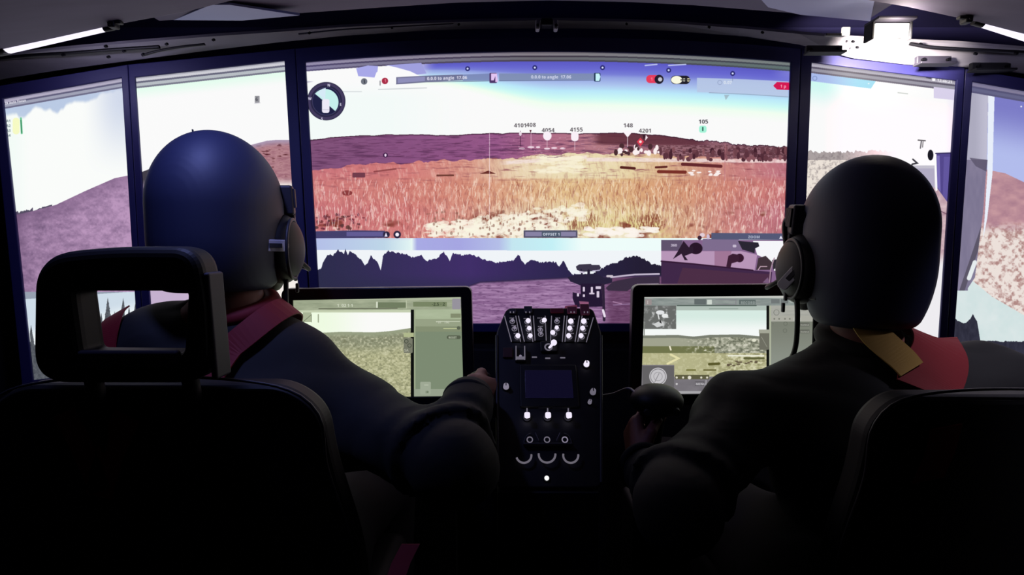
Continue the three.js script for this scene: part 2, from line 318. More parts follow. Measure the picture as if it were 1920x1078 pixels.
  for (let i = 0; i < 70; i++) { const v = rnd(); dot(rgb(mix([66, 32, 44], [140, 88, 96], v)), 1235 + hash(i, 3) * 240, 280 + hash(i, 4) * 20, 2 + hash(i, 5) * 3, 3 + hash(i, 6) * 5); }
  for (let i = 0; i < 16; i++) dot('rgb(250,238,236)', 1295 + rnd() * 55, 320 + rnd() * 9, 3 + rnd() * 3, 1.6);
  line('rgb(84,34,30)', 5, [[1165, 314], [1190, 316]]); line('rgb(96,40,36)', 4, [[1230, 314], [1250, 313]]); line('rgb(120,48,40)', 6, [[1235, 322], [1285, 323]]); line('rgb(100,40,44)', 6, [[1280, 308], [1352, 312]]);
  pill('rgb(112,60,74)', 661, 324, 24, 9, 2); fill('rgb(104,46,40)', [[900, 326], [916, 320], [930, 326]]); line('rgb(110,60,50)', 3, [[820, 329], [850, 329]]); dot('rgb(140,60,60)', 651, 362, 10, 5); line('rgba(130,60,64,.8)', 3, [[702, 322], [742, 317]]);
  line('rgba(250,230,240,.65)', 1.2, [[918, 250], [918, 440]]); line('rgba(190,120,130,.8)', 1.2, [[1360, 270], [1359, 340]]);
  for (let i = 0; i < 60; i++) dot(`rgba(${80 + rnd() * 40},${40 + rnd() * 20},${48 + rnd() * 20},.75)`, 592 + rnd() * 96, 408 + rnd() * 26 - 8 * Math.sin((rnd()) * 3), 1 + rnd() * 3.4, 1 + rnd() * 2.4);
  for (let i = 0; i < 1500; i++) { const x = 592 + hash(i, 21) * 880, y = 342 + hash(i, 22) * 92, h = 4 + hash(i, 23) * 16 * (0.4 + (y - 342) / 92), v = hash(i, 24), pink = smooth(980, 760, x) + smooth(1290, 1360, x); line(v > 0.45 ? `rgba(252,${Math.round(238 - pink * 14)},${Math.round(206 + pink * 14)},.5)` : `rgba(${Math.round(146 + 20 * pink)},${Math.round(74 + 8 * pink)},${Math.round(56 + 26 * pink)},.42)`, 0.8 + hash(i, 25), [[x, y], [x + (hash(i, 26) - 0.5) * 7, y - h]]); }
  for (let i = 0; i < 120; i++) { const u = hash(i, 31), x = (i % 3 ? 1215 : 1090) + (u - 0.5) * 60, y = 408 + hash(i, 32) * 26; line('rgba(120,52,36,.5)', 1.4, [[x, y], [x + (hash(i, 33) - 0.5) * 8, y - 9]]); }
  for (let i = 0; i < 420; i++) { const x = 800 + hash(i, 41) * 300, top = 418 - 0.125 * (x - 830) + 10 * (hash(i, 42) - 0.5), y = lerp(top, 442, hash(i, 43)); if (x > 1060 && y > 415) continue; dot(`rgba(250,${Math.round(240 + hash(i, 46) * 8)},226,.62)`, x, y, 3 + hash(i, 44) * 7, 1.5 + hash(i, 45) * 3.4); }
  for (let i = 0; i < 90; i++) dot('rgba(140,96,84,.6)', 800 + hash(i, 51) * 270, 396 + hash(i, 52) * 44, 0.8 + hash(i, 53) * 2, 1 + hash(i, 54) * 2.4);
  for (let i = 0; i < 70; i++) dot('rgba(248,240,214,.6)', 1010 + hash(i, 61) * 80, 294 + hash(i, 62) * 30, 4 + hash(i, 63) * 9, 1.4 + hash(i, 64) * 2.4);
  for (let i = 0; i < 60; i++) dot('rgba(252,244,236,.75)', 1100 + hash(i, 71) * 130, 426 + hash(i, 72) * 16, 4 + hash(i, 73) * 8, 1.6 + hash(i, 74) * 2.6);
  for (let i = 0; i < 110; i++) line('rgba(92,48,82,.4)', 1.3, [[584 + hash(i, 81) * 480, 262 + hash(i, 82) * 36], [590 + hash(i, 81) * 480 + hash(i, 83) * 16, 261 + hash(i, 82) * 36]]);
  // lower bars
  fill('rgb(68,64,108)', [[590, 434], [668, 432], [722, 433], [722, 446], [590, 447]]); fill('rgb(98,92,148)', [[650, 435], [718, 435], [718, 443], [650, 443]]);
  dot('rgb(44,36,62)', 725, 440, 6); fill('rgb(232,226,248)', [[721, 444], [724, 436], [727, 444]]); dot('rgb(44,36,62)', 745, 440, 7); dot('rgb(246,240,250)', 745, 440, 3.6);
  pill('rgb(86,84,108)', 982, 432, 101, 14, 1); fill('rgb(136,130,164)', [[985, 435], [1080, 435], [1080, 443], [985, 443]]); fill('rgb(78,90,108)', [[1016, 434], [1052, 434], [1052, 444], [1016, 444]]); text('rgb(210,216,232)', 7.5, 1018, 442, 'OFFSET 1');
  // strip below: vehicle mast with its sight and barrel
  fill('rgb(60,54,74)', [[1080, 500], [1086, 496], [1108, 495], [1110, 497], [1124, 497], [1127, 502], [1124, 508], [1090, 510], [1082, 506]]);
  line('rgb(34,28,50)', 5, [[1104, 508], [1104, 520]]); line('rgb(40,32,56)', 3, [[1090, 506], [1092, 518]]); line('rgb(40,32,56)', 3, [[1119, 506], [1117, 518]]); line('rgb(206,198,220)', 3, [[1088, 510], [1095, 511]]); line('rgb(176,168,196)', 2.4, [[1112, 508], [1124, 507]]);
  fill('rgb(40,34,58)', [[1064, 520], [1082, 515], [1118, 513], [1132, 520], [1148, 521], [1148, 530], [1126, 536], [1090, 536], [1070, 528]]);
  line('rgb(196,184,206)', 3.2, [[1146, 520], [1190, 515], [1236, 514]]); line('rgb(206,196,206)', 4, [[1139, 518], [1148, 518]]);
  fill('rgb(58,46,66)', [[1136, 540], [1150, 528], [1190, 520], [1237, 518], [1237, 533], [1196, 533], [1176, 546], [1140, 545]]); line('rgba(190,170,190,.7)', 1.4, [[1195, 533], [1235, 532]]);
  fill('rgb(36,24,50)', [[1089, 532], [1128, 532], [1130, 575], [1080, 576], [1074, 560], [1074, 548], [1089, 552]]);
  for (const [x, y, w, h] of [[1093, 538, 4, 9], [1108, 538, 4, 14], [1117, 537, 10, 5], [1119, 546, 5, 12], [1082, 550, 4, 6], [1105, 549, 10, 3], [1093, 552, 4, 5]]) pill('rgb(214,200,220)', x, y, w, h, 1);
  fill('rgb(142,84,116)', [[1086, 565], [1104, 566], [1105, 588], [1092, 588]]); fill('rgb(96,42,66)', [[1060, 574], [1082, 572], [1084, 590], [1056, 590]]);
  line('rgb(46,34,56)', 5, [[1131, 534], [1133, 600]]); line('rgb(236,224,240)', 4.4, [[1131, 582], [1134, 593]]);
  line('rgba(150,120,160,.8)', 2, [[1150, 572], [1184, 570]]); line('rgba(200,160,196,.6)', 2, [[1150, 566], [1166, 570]]);
  // rear-view inset
  fill('rgb(132,100,140)', [[1240, 450], [1470, 450], [1469, 532], [1240, 532]]); fill('rgb(96,82,108)', [[1240, 450], [1280, 450], [1276, 470], [1240, 470]]);
  fill('rgb(184,150,184)', [[1240, 471], [1390, 471], [1420, 478], [1415, 508], [1330, 498], [1240, 488]]); fill('rgb(126,108,142)', [[1318, 448], [1385, 448], [1390, 470], [1316, 470]]); fill('rgb(160,118,150)', [[1340, 471], [1372, 471], [1366, 502], [1340, 500]]);
  fill('rgb(64,40,72)', [[1240, 490], [1300, 495], [1410, 507], [1448, 510], [1446, 532], [1240, 532]]); fill('rgb(76,46,70)', [[1280, 502], [1400, 512], [1444, 514], [1442, 532], [1270, 532]]); line('rgb(50,24,50)', 2.6, [[1240, 490], [1300, 495], [1412, 507]]);
  dot('rgb(40,22,40)', 1305, 466, 12.5, 11); fill('rgb(44,28,46)', [[1272, 470], [1282, 452], [1292, 464], [1300, 462], [1300, 474], [1284, 480], [1290, 488], [1284, 488], [1278, 476], [1262, 486]]);
  dot('rgb(52,24,44)', 1387, 484, 8, 8); fill('rgb(58,30,50)', [[1366, 480], [1374, 476], [1386, 478], [1386, 490], [1372, 494], [1370, 502], [1362, 500]]);
  fill('rgb(246,246,250)', [[1412, 452], [1471, 452], [1469, 508], [1452, 508], [1446, 490], [1420, 478]]); fill('rgb(42,38,50)', [[1384, 452], [1422, 455], [1424, 462], [1416, 466], [1415, 475], [1392, 468]]);
  fill('rgb(64,50,58)', [[1422, 484], [1436, 480], [1448, 492], [1444, 506], [1418, 506]]); fill('rgb(48,44,52)', [[1448, 488], [1458, 486], [1460, 500], [1450, 506]]); line('rgb(190,160,176)', 2, [[1422, 506], [1426, 500], [1438, 500]]); line('rgb(170,140,160)', 2, [[1443, 532], [1445, 506], [1452, 484]]); fill('rgb(122,92,124)', [[1430, 530], [1440, 520], [1444, 532]]);
  text('rgb(206,196,214)', 7, 1258, 462, '360'); pill('rgb(196,184,206)', 1374, 459, 7, 5, 2);
  fill('rgb(84,88,118)', [[1334, 437], [1470, 438], [1470, 450], [1334, 449]]); text('rgb(180,186,206)', 7.5, 1403, 447, 'ZOOM'); fill('rgb(232,230,244)', [[1461, 448], [1464.5, 442], [1468, 448]]); dot('rgb(226,206,216)', 1317, 441, 5, 4); dot('rgb(60,36,52)', 1312, 446, 4); dot('rgb(206,190,214)', 1328, 444, 3, 5);
}

// --- left pair
const edgeLine = (pts) => (x) => pl1(x, pts);
const farLeftTop = edgeLine([[8, 186], [229, 147]]), innerLeftTop = edgeLine([[255, 146], [534, 115]]), innerRightTop = edgeLine([[1521, 118], [1790, 152]]), farRightTop = edgeLine([[1822, 154], [2060, 196]]);
const PALE = [[178, 172, 194], [160, 162, 182], [98, 96, 124]];
function farLeftPixel(x, y) {
  const b = bars((y - farLeftTop(x)) * 0.93, ...PALE); if (b) return b;
  if (y > 547) {
    if (y - 547 < 8 - (x - 130) * 0.07) return [150, 160, 176];
    const sky = mix([206, 220, 232], [240, 246, 248], smooth(0, 30, y - 590 + (x - 130) * 0.25));
    const col = Math.floor((x - 130) / 13), h = 22 + 34 * hash(col, 5), cx = 136 + col * 13 + 4 * hash(col, 8), base = 630 - (x - 140) * 0.28, rise = y - (base - h);
    const w = clamp(rise * 0.16, 0, 7) * (0.7 + 0.6 * fbm(x * 0.5, y * 0.5));
    return Math.abs(x - cx) < w || y > base - 8 + 10 * fbm(x * 0.2, 2) ? mix([62, 66, 74], [120, 124, 130], fbm(x * 0.4, y * 0.4) * 0.8) : sky;
  }
  const hill = pl1(x, [[15, 408], [60, 398], [105, 386], [160, 360], [215, 336], [245, 330]]);
  const bush = x < 62 ? 9 * fbm(x * 0.25, 4) : x < 98 ? 8 * fbm(x * 0.25, 6) * smooth(64, 80, x) : 0;
  if (y > hill - 2) {
    const s = fbm(x * 0.07, y * 0.12), f = fbm(x * 0.3, y * 0.3);
    let c = mix([120, 94, 128], [186, 150, 188], clamp(s * 0.9 + (x - 60) / 420 + (f - 0.5) * 0.5));
    c = mix(c, [104, 78, 112], smooth(60, 20, x) * 0.5 + smooth(40, 0, y - hill) * 0.35);
    return c;
  }
  if (y > hill - bush - 2) return [86, 78, 100];
  const cloud = farLeftTop(x) + 34 + (fbm(x * 0.045, 3) - 0.5) * 30 - 8 * smooth(100, 140, x);
  let c = mix([186, 202, 228], [250, 252, 250], smooth(-4, 5, y - cloud));
  c = mix(c, [196, 206, 230], smooth(150, 228, x) * smooth(340, 180, y) * 0.75);
  return mix(c, [236, 250, 244], smooth(60, 20, x) * smooth(200, 240, y) * 0.5);
}
function farLeftDraw({ fill, line, text, pill }) {
  text('rgb(226,222,236)', 6, 10, 182, 'Sensor View', -0.17); text('rgb(236,234,244)', 6, 10, 196, 'IR Auto Focus', -0.16);
  pill('rgb(246,250,196)', 24, 221, 13, 31, 6); line('rgb(110,200,150)', 3.6, [[39.5, 222], [41, 250]]); line('rgb(58,140,96)', 2, [[39.5, 226], [41, 249]]);
  ['A1', 'A2', 'A3', 'A4'].forEach((s, i) => text('rgb(120,138,142)', 7, 12, 229 + i * 9, s));
  line('rgba(250,250,250,.9)', 5, [[38, 505], [37, 509]]); line('rgba(230,236,238,.9)', 3, [[52, 600], [56, 640]]);
}
function innerLeftPixel(x, y) {
  const b = bars((y - innerLeftTop(x)) * 0.86, [206, 206, 214], [184, 190, 196], [104, 104, 124]); if (b) return b;
  const hill = x < 400 ? pl1(x, [[262, 324], [285, 315], [400, 290]]) : pl1(x, [[400, 290], [500, 264], [520, 262], [548, 262]]);
  if (y > hill) {
    const far = mix([66, 62, 72], [196, 176, 206], smooth(18, 40, y - hill + 8 * fbm(x * 0.2, y * 0.2)));
    const s = fbm(x * 0.08, y * 0.3);
    let c = mix([150, 98, 112], [206, 160, 164], clamp(s * 1.4 - 0.2));
    c = mix(c, [90, 40, 48], clamp((s - 0.58) * 4));
    c = mix(c, [244, 238, 232], smooth(330, 352, y));
    return mix(far, mix([170, 150, 176], c, smooth(0, 14, y - hill)), smooth(330, 480, x));
  }
  return mix([228, 252, 238], [250, 250, 250], smooth(18, 46, y - innerLeftTop(x)));
}
function innerLeftDraw({ text, line, pill }) { pill('rgb(150,150,156)', 478, 180, 9, 13, 1); text('rgb(70,70,78)', 9, 479, 190, '6'); line('rgb(206,204,212)', 1.5, [[478, 194], [488, 193]]); }
// --- right pair
function innerRightPixel(x, y) {
  const b = bars((y - innerRightTop(x)) * 0.9, [176, 172, 186], [150, 148, 162], [92, 86, 104]); if (b) return b;
  const d = y - innerRightTop(x);
  if (x < 1643 && d < 34 && x - 1633 < (34 - d) * 0.6) return mix([170, 188, 236], [150, 214, 236], smooth(1540, 1620, x));
  const plain = mix(mix([206, 248, 242], [250, 250, 250], smooth(34, 90, d) + smooth(1540, 1600, x)), [238, 232, 248], smooth(1770, 1792, x) * 0.8);
  if (y > 284 + (fbm(x * 0.2, 2) - 0.5) * 10 && x < 1700) return mix(mix(y > 300 ? [236, 226, 216] : [170, 160, 160], [110, 100, 104], clamp((fbm(x * 0.25, y * 0.25) - 0.5) * 2.2) * 0.8), plain, smooth(1560, 1690, x));
  if (y > 310 && x > 1690 && x < 1792) { const s = fbm(x * 0.1, y * 0.14); return y < 352 ? [196, 192, 206] : mix(mix([170, 134, 150], [226, 200, 204], s), [238, 236, 240], smooth(470, 500, y)); }
  return plain;
}
function innerRightDraw({ fill, line, text, dot, ring, pill }) {
  ring('rgb(130,150,200)', 1.4, 1528, 147, 4); pill('rgb(250,250,252)', 1748, 144, 6, 8, 1); text('rgb(240,238,244)', 7.5, 1757, 153, '13:46:21', 0.12); line('rgb(70,66,80)', 3, [[1738, 145], [1745, 147]]);
  fill('rgb(216,208,234)', [[1751, 163], [1791, 168], [1790, 188], [1751, 184]]); line('rgba(150,160,150,.5)', 2, [[1684, 174], [1702, 176]]); dot('rgb(230,240,244)', 1629, 157, 1.4);
  line('rgb(96,92,96)', 2.6, [[1722, 263], [1735, 264]]); line('rgb(110,106,112)', 2.4, [[1728, 264], [1726, 278]]); line('rgb(140,136,140)', 2, [[1731, 266], [1730, 276]]);
  dot('rgb(26,24,34)', 1745, 291, 5.4, 10);
  fill('rgb(84,72,140)', [[1756, 288], [1790, 287], [1783, 388], [1757, 352]]); fill('rgb(120,108,180)', [[1757, 292], [1762, 292], [1764, 360], [1757, 350]]); fill('rgb(98,86,158)', [[1770, 294], [1786, 294], [1782, 384], [1768, 366]]); line('rgb(52,44,92)', 2.6, [[1755, 288], [1790, 287]]);
  fill('rgb(178,172,196)', [[1718, 316], [1752, 316], [1752, 352], [1736, 346]]); line('rgb(250,250,252)', 4, [[1754, 296], [1756, 356]]);
  line('rgb(60,58,66)', 3, [[1706, 316], [1711, 308], [1720, 306], [1712, 299]]); line('rgb(80,78,86)', 2, [[1694, 306], [1699, 305]]); line('rgb(120,84,104)', 1.6, [[1764, 396], [1780, 404]]);
}
function farRightPixel(x, y) {
  const b = bars((y - farRightTop(x)) * 0.86, [128, 122, 150], [100, 100, 134], [86, 84, 118]); if (b) return b;
  const d = y - farRightTop(x), post = pl1(y, [[170, 1853], [330, 1851], [410, 1846], [450, 1843]]), right = post + pl1(y, [[170, 12], [320, 10], [410, 5], [450, 0]]);
  const deck = pl1(x, [[1790, 512], [1822, 525], [1860, 556], [1925, 594], [2060, 660]]);
  const pillar = pl1(y, [[170, 1853], [310, 1850], [400, 1843], [520, 1828], [540, 1815]]);
  const dark = pl1(x, [[1780, 592], [1806, 606], [1815, 603], [1824, 590], [1832, 602], [1838, 640], [1850, 640], [2060, 640]]) + 5 * (fbm(x * 0.2, 3) - 0.5);
  if (y > dark) return mix([38, 38, 52], [58, 58, 74], fbm(x * 0.2, y * 0.1));
  if (x < pillar && y < 545) {
    if (y < 300) return mix([172, 170, 190], [190, 188, 208], smooth(1824, 1850, x));
    let c = mix([116, 110, 138], [142, 134, 160], fbm(x * 0.08, y * 0.02));
    if (Math.abs(x - (1846 - (y - 420) * 0.34)) < 5 && y > 400) c = [92, 86, 104];
    return c;
  }
  if (y > deck) return mix([206, 224, 224], [222, 232, 232], fbm(x * 0.05, y * 0.04));
  if (x >= post && x < right) return [232, 238, 250];
  if (y < pl1(x, [[1850, 318], [1885, 325], [1925, 344], [2060, 400]])) return mix([124, 124, 198], [178, 188, 236], smooth(30, 130, d));
  const s = fbm(x * 0.06, y * 0.1), low = smooth(420, 446, y + 12 * s);
  return mix(mix([164, 120, 138], [206, 160, 164], s), mix([236, 224, 218], [176, 136, 132], clamp((fbm(x * 0.16, y * 0.16) - 0.46) * 3.4)), low);
}
function farRightDraw({ line, dot, fill }) { dot('rgb(232,232,244)', 1915, 200, 1.6); line('rgb(230,236,238)', 8, [[1828, 492], [1817, 522]]); fill('rgba(90,84,106,.8)', [[1818, 296], [1852, 300], [1850, 322], [1830, 312]]); }
// --- the two touch displays
const OLIVE = (x, y, yh) => {
  const s = fbm(x * 0.07, y * 0.25), f = fbm(x * 0.3, y * 0.4), t = clamp((y - yh) / 80);
  return mix(mix([144, 148, 122], [180, 180, 140], smooth(0.2, 0.6, t)), f > 0.55 ? [214, 212, 180] : [118, 120, 92], clamp(Math.abs(f - 0.5) * 2.6) * 0.8 + clamp((s - 0.6) * 2) * 0.5);
};
function touchLeftPixel(x, y) {
  if (y < 581 + (700 - x) * 0.006) return y < 562 ? [176, 186, 160] : mix([140, 150, 124], [176, 184, 156], fbm(x * 0.05, y * 0.3));
  if (x > 776) {
    if (y > 729) return [150, 160, 140];
    if (x < 779) return [160, 172, 140];
    return y < 598 ? mix([164, 178, 146], [178, 190, 160], fbm(x * 0.04, y * 0.2)) : y < 612 ? [150, 160, 132] : y < 622 ? [132, 142, 114] : [124, 138, 114];
  }
  if (x > 770) return [12, 14, 12];
  const yh = pl1(x, [[560, 626], [640, 622], [700, 623], [730, 621], [776, 614]]);
  if (y < 586) return [196, 206, 176];
  if (y < yh) return mix([238, 250, 226], [250, 250, 248], smooth(600, 700, x));
  return mix([150, 158, 130], OLIVE(x, y, yh), smooth(2, 12, y - yh));
}
function touchLeftDraw({ fill, line, text, ring, pill, dot }) {
  text('rgb(210,216,196)', 8, 632, 576, '1  02 1 1'); fill('rgb(112,124,96)', [[706, 567], [762, 567], [762, 577], [706, 577]]); fill('rgb(120,132,100)', [[775, 566], [838, 566], [838, 575], [775, 575]]); line('rgb(220,226,206)', 3, [[707, 567], [707, 576]]); line('rgb(190,198,170)', 1.5, [[762, 564], [762, 578]]);
  text('rgb(64,74,54)', 8, 810, 574, '-2.5 · 2', -0.02); pill('rgb(150,146,156)', 848, 560, 16, 20, 2); line('rgb(94,98,80)', 1.6, [[598, 579], [745, 578]]);
  fill('rgb(178,178,180)', [[552, 590], [566, 590], [566, 606], [552, 606]]); dot('rgb(120,130,116)', 567, 597, 4, 8); fill('rgb(170,180,150)', [[568, 586], [584, 586], [584, 604], [568, 604]]); line('rgb(110,120,96)', 1, [[568, 604], [584, 590], [584, 604]]); line('rgb(150,160,132)', 2, [[597, 590], [597, 604]]);
  pill('rgb(118,120,104)', 757, 634, 17, 28, 2); ring('rgb(70,76,62)', 1.2, 762, 640, 3.4); ring('rgb(70,76,62)', 1.2, 768, 648, 3.4); text('rgb(176,178,160)', 7, 758, 659, 'SA'); fill('rgb(176,184,140)', [[757, 624], [776, 624], [776, 632], [757, 632]]);
  fill('rgb(130,138,110)', [[845, 588], [864, 588], [864, 596], [845, 596]]); line('rgb(206,212,190)', 1.4, [[818, 603], [862, 603]]); text('rgb(200,206,186)', 6, 818, 606, '· 07   190'); line('rgb(190,198,150)', 1.6, [[832, 616], [858, 616]]); dot('rgb(90,98,80)', 860, 615, 3.4); pill('rgb(86,94,76)', 838, 629, 26, 7, 3); text('rgb(190,198,176)', 5.5, 841, 635, 'RESET');
  pill('rgb(158,168,148)', 788, 716, 20, 24, 2); line('rgb(200,206,186)', 1, [[796, 722], [803, 722]]); text('rgb(90,104,80)', 6, 798, 737, 'IR');
}
function touchRightPixel(x, y) {
  if (y < 573) return y < 559 ? [196, 198, 192] : mix([118, 128, 126], [156, 164, 160], fbm(x * 0.05, y * 0.3));
  if (y > 706 - (x > 1264 ? 0 : 22) && x < 1530) { if (y > 733) return [168, 166, 170]; return mix([112, 108, 114], [128, 124, 130], fbm(x * 0.05, y * 0.1)); }
  if (x > 1442) {
    if (x < 1446) return [172, 178, 156];
    return y < 592 ? mix([158, 160, 152], [176, 176, 168], fbm(x * 0.05, y * 0.3)) : y < 603 ? [170, 170, 160] : mix([122, 126, 114], [140, 146, 136], smooth(604, 690, y));
  }
  if (x > 1437) return [14, 16, 14];
  if (x < 1268 && y < 617) {
    const f = fbm(x * 0.16, y * 0.16), g = fbm(x * 0.07 + 3, y * 0.07);
    return mix([104, 106, 104], [214, 216, 216], clamp((f - 0.5) * 3.2) * clamp(1.4 - Math.hypot((x - 1240) / 34, (y - 598) / 26)) * (0.6 + g));
  }
  const yh = pl1(x, [[1208, 629], [1270, 628], [1300, 631], [1330, 628], [1385, 627], [1420, 630], [1440, 632]]);
  if (y < 582) return [176, 190, 182];
  if (y < yh) return mix([214, 234, 226], [244, 248, 246], smooth(590, 622, y));
  if (y < yh + 5) return [122, 126, 112];
  const f = fbm(x * 0.22, y * 0.3);
  if (y < 662) return mix(y > 649 && x < 1340 ? [112, 116, 76] : [160, 162, 142], f > 0.55 ? [214, 212, 196] : [92, 96, 80], clamp(Math.abs(f - 0.5) * 3) * smooth(1290, 1360, x + 40 * f));
  return mix([186, 184, 142], f > 0.56 ? [222, 220, 190] : [134, 132, 94], clamp(Math.abs(f - 0.5) * 2.4) * smooth(1290, 1400, x) + 0.12);
}
function touchRightDraw({ fill, line, text, ring, pill, dot }) {
  pill('rgb(152,142,142)', 1210, 561, 12, 11, 1); text('rgb(196,190,186)', 8, 1213, 570, 'I'); fill('rgb(98,106,106)', [[1302, 561], [1324, 561], [1324, 571], [1302, 571]]); pill('rgb(206,214,206)', 1326, 562, 9, 9, 1); line('rgb(130,128,134)', 1.2, [[1342, 562], [1380, 562], [1380, 571], [1342, 571]]); fill('rgb(96,108,106)', [[1386, 562], [1417, 562], [1417, 571], [1386, 571]]); text('rgb(150,160,156)', 7, 1389, 570, 'RECORD'); fill('rgb(112,118,118)', [[1446, 561], [1462, 561], [1462, 569], [1446, 569]]); fill('rgb(112,118,118)', [[1464, 561], [1478, 561], [1478, 569], [1464, 569]]); ring('rgb(176,184,176)', 1.2, 1484, 564, 3);
  line('rgb(84,98,92)', 2, [[1270, 573], [1418, 573]]); line('rgb(120,140,130)', 1, [[1330, 579], [1384, 579]]);
  dot('rgb(226,228,230)', 1238, 586, 8, 4); dot('rgb(232,234,234)', 1247, 592, 6, 4); line('rgb(230,232,232)', 2, [[1234, 590], [1236, 598]]); fill('rgb(206,208,208)', [[1224, 608], [1240, 601], [1246, 610], [1232, 614]]); fill('rgb(40,40,40)', [[1236, 604], [1239, 600], [1241, 607]]);
  line('rgb(128,132,124)', 2, [[1208, 628], [1208, 606]]); line('rgb(232,232,214)', 3, [[1366, 667], [1432, 667]]); line('rgb(96,98,60)', 4, [[1396, 672], [1432, 672]]); line('rgb(90,88,44)', 5, [[1330, 683], [1348, 682]]); line('rgb(226,220,170)', 4, [[1258, 665], [1272, 672], [1252, 682]]); line('rgb(236,230,206)', 3, [[1256, 650], [1258, 656]]); dot('rgb(226,226,206)', 1414, 638, 4, 3); line('rgb(120,118,66)', 3, [[1288, 694], [1304, 694]]); line('rgb(110,106,62)', 3, [[1320, 694], [1342, 694]]); for (let i = 0; i < 14; i++) dot('rgb(100,88,70)', 1362 + rnd() * 60, 676 + rnd() * 12, 3, 1.4);
  pill('rgb(110,110,98)', 1424, 620, 18, 36, 2); fill('rgb(164,166,150)', [[1423, 618], [1444, 618], [1444, 625], [1423, 625]]); line('rgb(150,152,138)', 1, [[1428, 632], [1438, 650]]);
  fill('rgb(100,98,100)', [[1205, 686], [1264, 686], [1264, 738], [1205, 738]]); dot('rgb(196,194,198)', 1234, 706, 16.5); ring('rgb(110,108,112)', 1, 1234, 706, 14); ring('rgb(150,148,152)', 1, 1234, 706, 8); line('rgb(120,118,122)', 1, [[1228, 716], [1236, 700]]);
  fill('rgb(94,92,66)', [[1266, 703], [1330, 703], [1330, 711], [1266, 711]]); for (const x of [1269, 1281, 1293, 1315, 1326]) dot('rgb(226,222,206)', x, 708, x === 1293 ? 3.4 : 2); dot('rgb(200,198,200)', 1269, 720, 2); dot('rgb(206,204,206)', 1328, 720, 2); line('rgb(70,68,72)', 1, [[1304, 716], [1320, 716], [1320, 723], [1304, 723]]); text('rgb(190,188,192)', 6, 1305, 722, 'MENU'); line('rgb(186,184,188)', 1.2, [[1324, 713], [1324, 726]]); text('rgb(176,174,180)', 6, 1372, 719, '• 7 C'); dot('rgb(206,204,208)', 1350, 731, 2);
  ring('rgb(120,122,114)', 1, 1456, 586, 5); for (const x of [1452, 1461, 1472, 1481]) dot('rgb(120,122,112)', x, 598, 1.6); pill('rgb(186,186,178)', 1488, 595, 14, 7, 1); ring('rgb(104,108,98)', 1, 1473, 607, 3.4); ring('rgb(104,108,98)', 1, 1472, 620, 3.4); for (const y of [605, 618]) { pill('rgb(100,102,94)', 1498, y, 20, 7, 1); text('rgb(164,166,156)', 5, 1501, y + 5.6, 'RANGE'); } text('rgb(110,112,102)', 6, 1448, 610, 'T');
}

// ---------------------------------------------------------------- displays
function areaLight(pl, c, w, h, color, power) {
  const l = new THREE.RectAreaLight(color, power, w, h); l.name = 'display_light';
  l.position.copy(pl.o).addScaledVector(pl.u, c.x).addScaledVector(pl.v, c.y).addScaledVector(pl.n, 0.012);
  l.lookAt(l.position.clone().add(pl.n)); scene.add(l);
}
function display({ name, label, pl, corners, outer, arch, L, W, H, deep = 0.05, proud = 0.006, bezelMat = M.bezel, round = 0, light, housing = true, group }) {
  const c2 = corners.map(([x, y]) => onPlane(pl, x, y)), o2 = outer.map(([x, y]) => onPlane(pl, x, y));
  const ring = [];
  const top = (a, b, f) => { const out = []; for (let i = 0; i <= 24; i++) { const px = lerp(a[0], b[0], i / 24); out.push(onPlane(pl, px, f(px))); } return out; };
  if (arch) ring.push(...top(corners[0], corners[1], arch), c2[2], c2[3]); else ring.push(...c2);
  const outRing = arch ? [...top(outer[0], outer[1], (x) => arch(x) - (arch(outer[0][0]) - outer[0][1])), o2[2], o2[3]] : o2;
  const lo = new THREE.Vector2(Math.min(...ring.map((p) => p.x)), Math.min(...ring.map((p) => p.y))), hi = new THREE.Vector2(Math.max(...ring.map((p) => p.x)), Math.max(...ring.map((p) => p.y)));
  const t = thing(name, label, 'display', pl.o, group);
  t.quaternion.setFromRotationMatrix(pl.m);
  const frame = round ? rounded(outRing, round) : poly(outRing);
  frame.holes.push(new THREE.Path(ring.slice().reverse()));
  part('bezel', extrude(frame, deep * 0.5 + proud, 0.0025).translate(0, 0, -deep * 0.5), bezelMat, t);
  const g = extrude(poly(ring), 0.006, 0), p = g.attributes.position, uv = g.attributes.uv;
  for (let i = 0; i < p.count; i++) uv.setXY(i, (p.getX(i) - lo.x) / (hi.x - lo.x), (p.getY(i) - lo.y) / (hi.y - lo.y));
  const mat = new THREE.MeshPhysicalMaterial({ color: 0x040404, roughness: 0.7, specularIntensity: 0.25, emissive: 0xffffff, emissiveIntensity: GLOW, emissiveMap: rectified(L, pl, lo, hi, W, H) });
  part('screen', g.translate(0, 0, -0.006), mat, t);
  if (housing) part('housing', moved(box(hi.x - lo.x, (hi.y - lo.y) * 0.94, deep * 0.5, 0.01), (lo.x + hi.x) / 2, (lo.y + hi.y) / 2, -deep * 0.76), M.housing, t);
  if (light) areaLight(pl, lo.clone().add(hi).multiplyScalar(0.5), hi.x - lo.x, hi.y - lo.y, light, SCREEN_LIGHT);
  return t;
}
const midPlane = plane(V(0.1, 1.38, -1.5), 0), leftPlane = plane(atZ(547, 380, -1.5), 9), farLeftPlane = plane(atZ(243, 400, leftZ(243)), 20);
const rightPlane = plane(atZ(1500, 380, -1.5), -9), farRightPlane = plane(atZ(1806, 400, rightZ(1806)), -20);
function leftZ(px) { const q = onPlane(leftPlane, px, 400); return leftPlane.o.z + leftPlane.u.z * q.x; }
function rightZ(px) { const q = onPlane(rightPlane, px, 400); return rightPlane.o.z + rightPlane.u.z * q.x; }
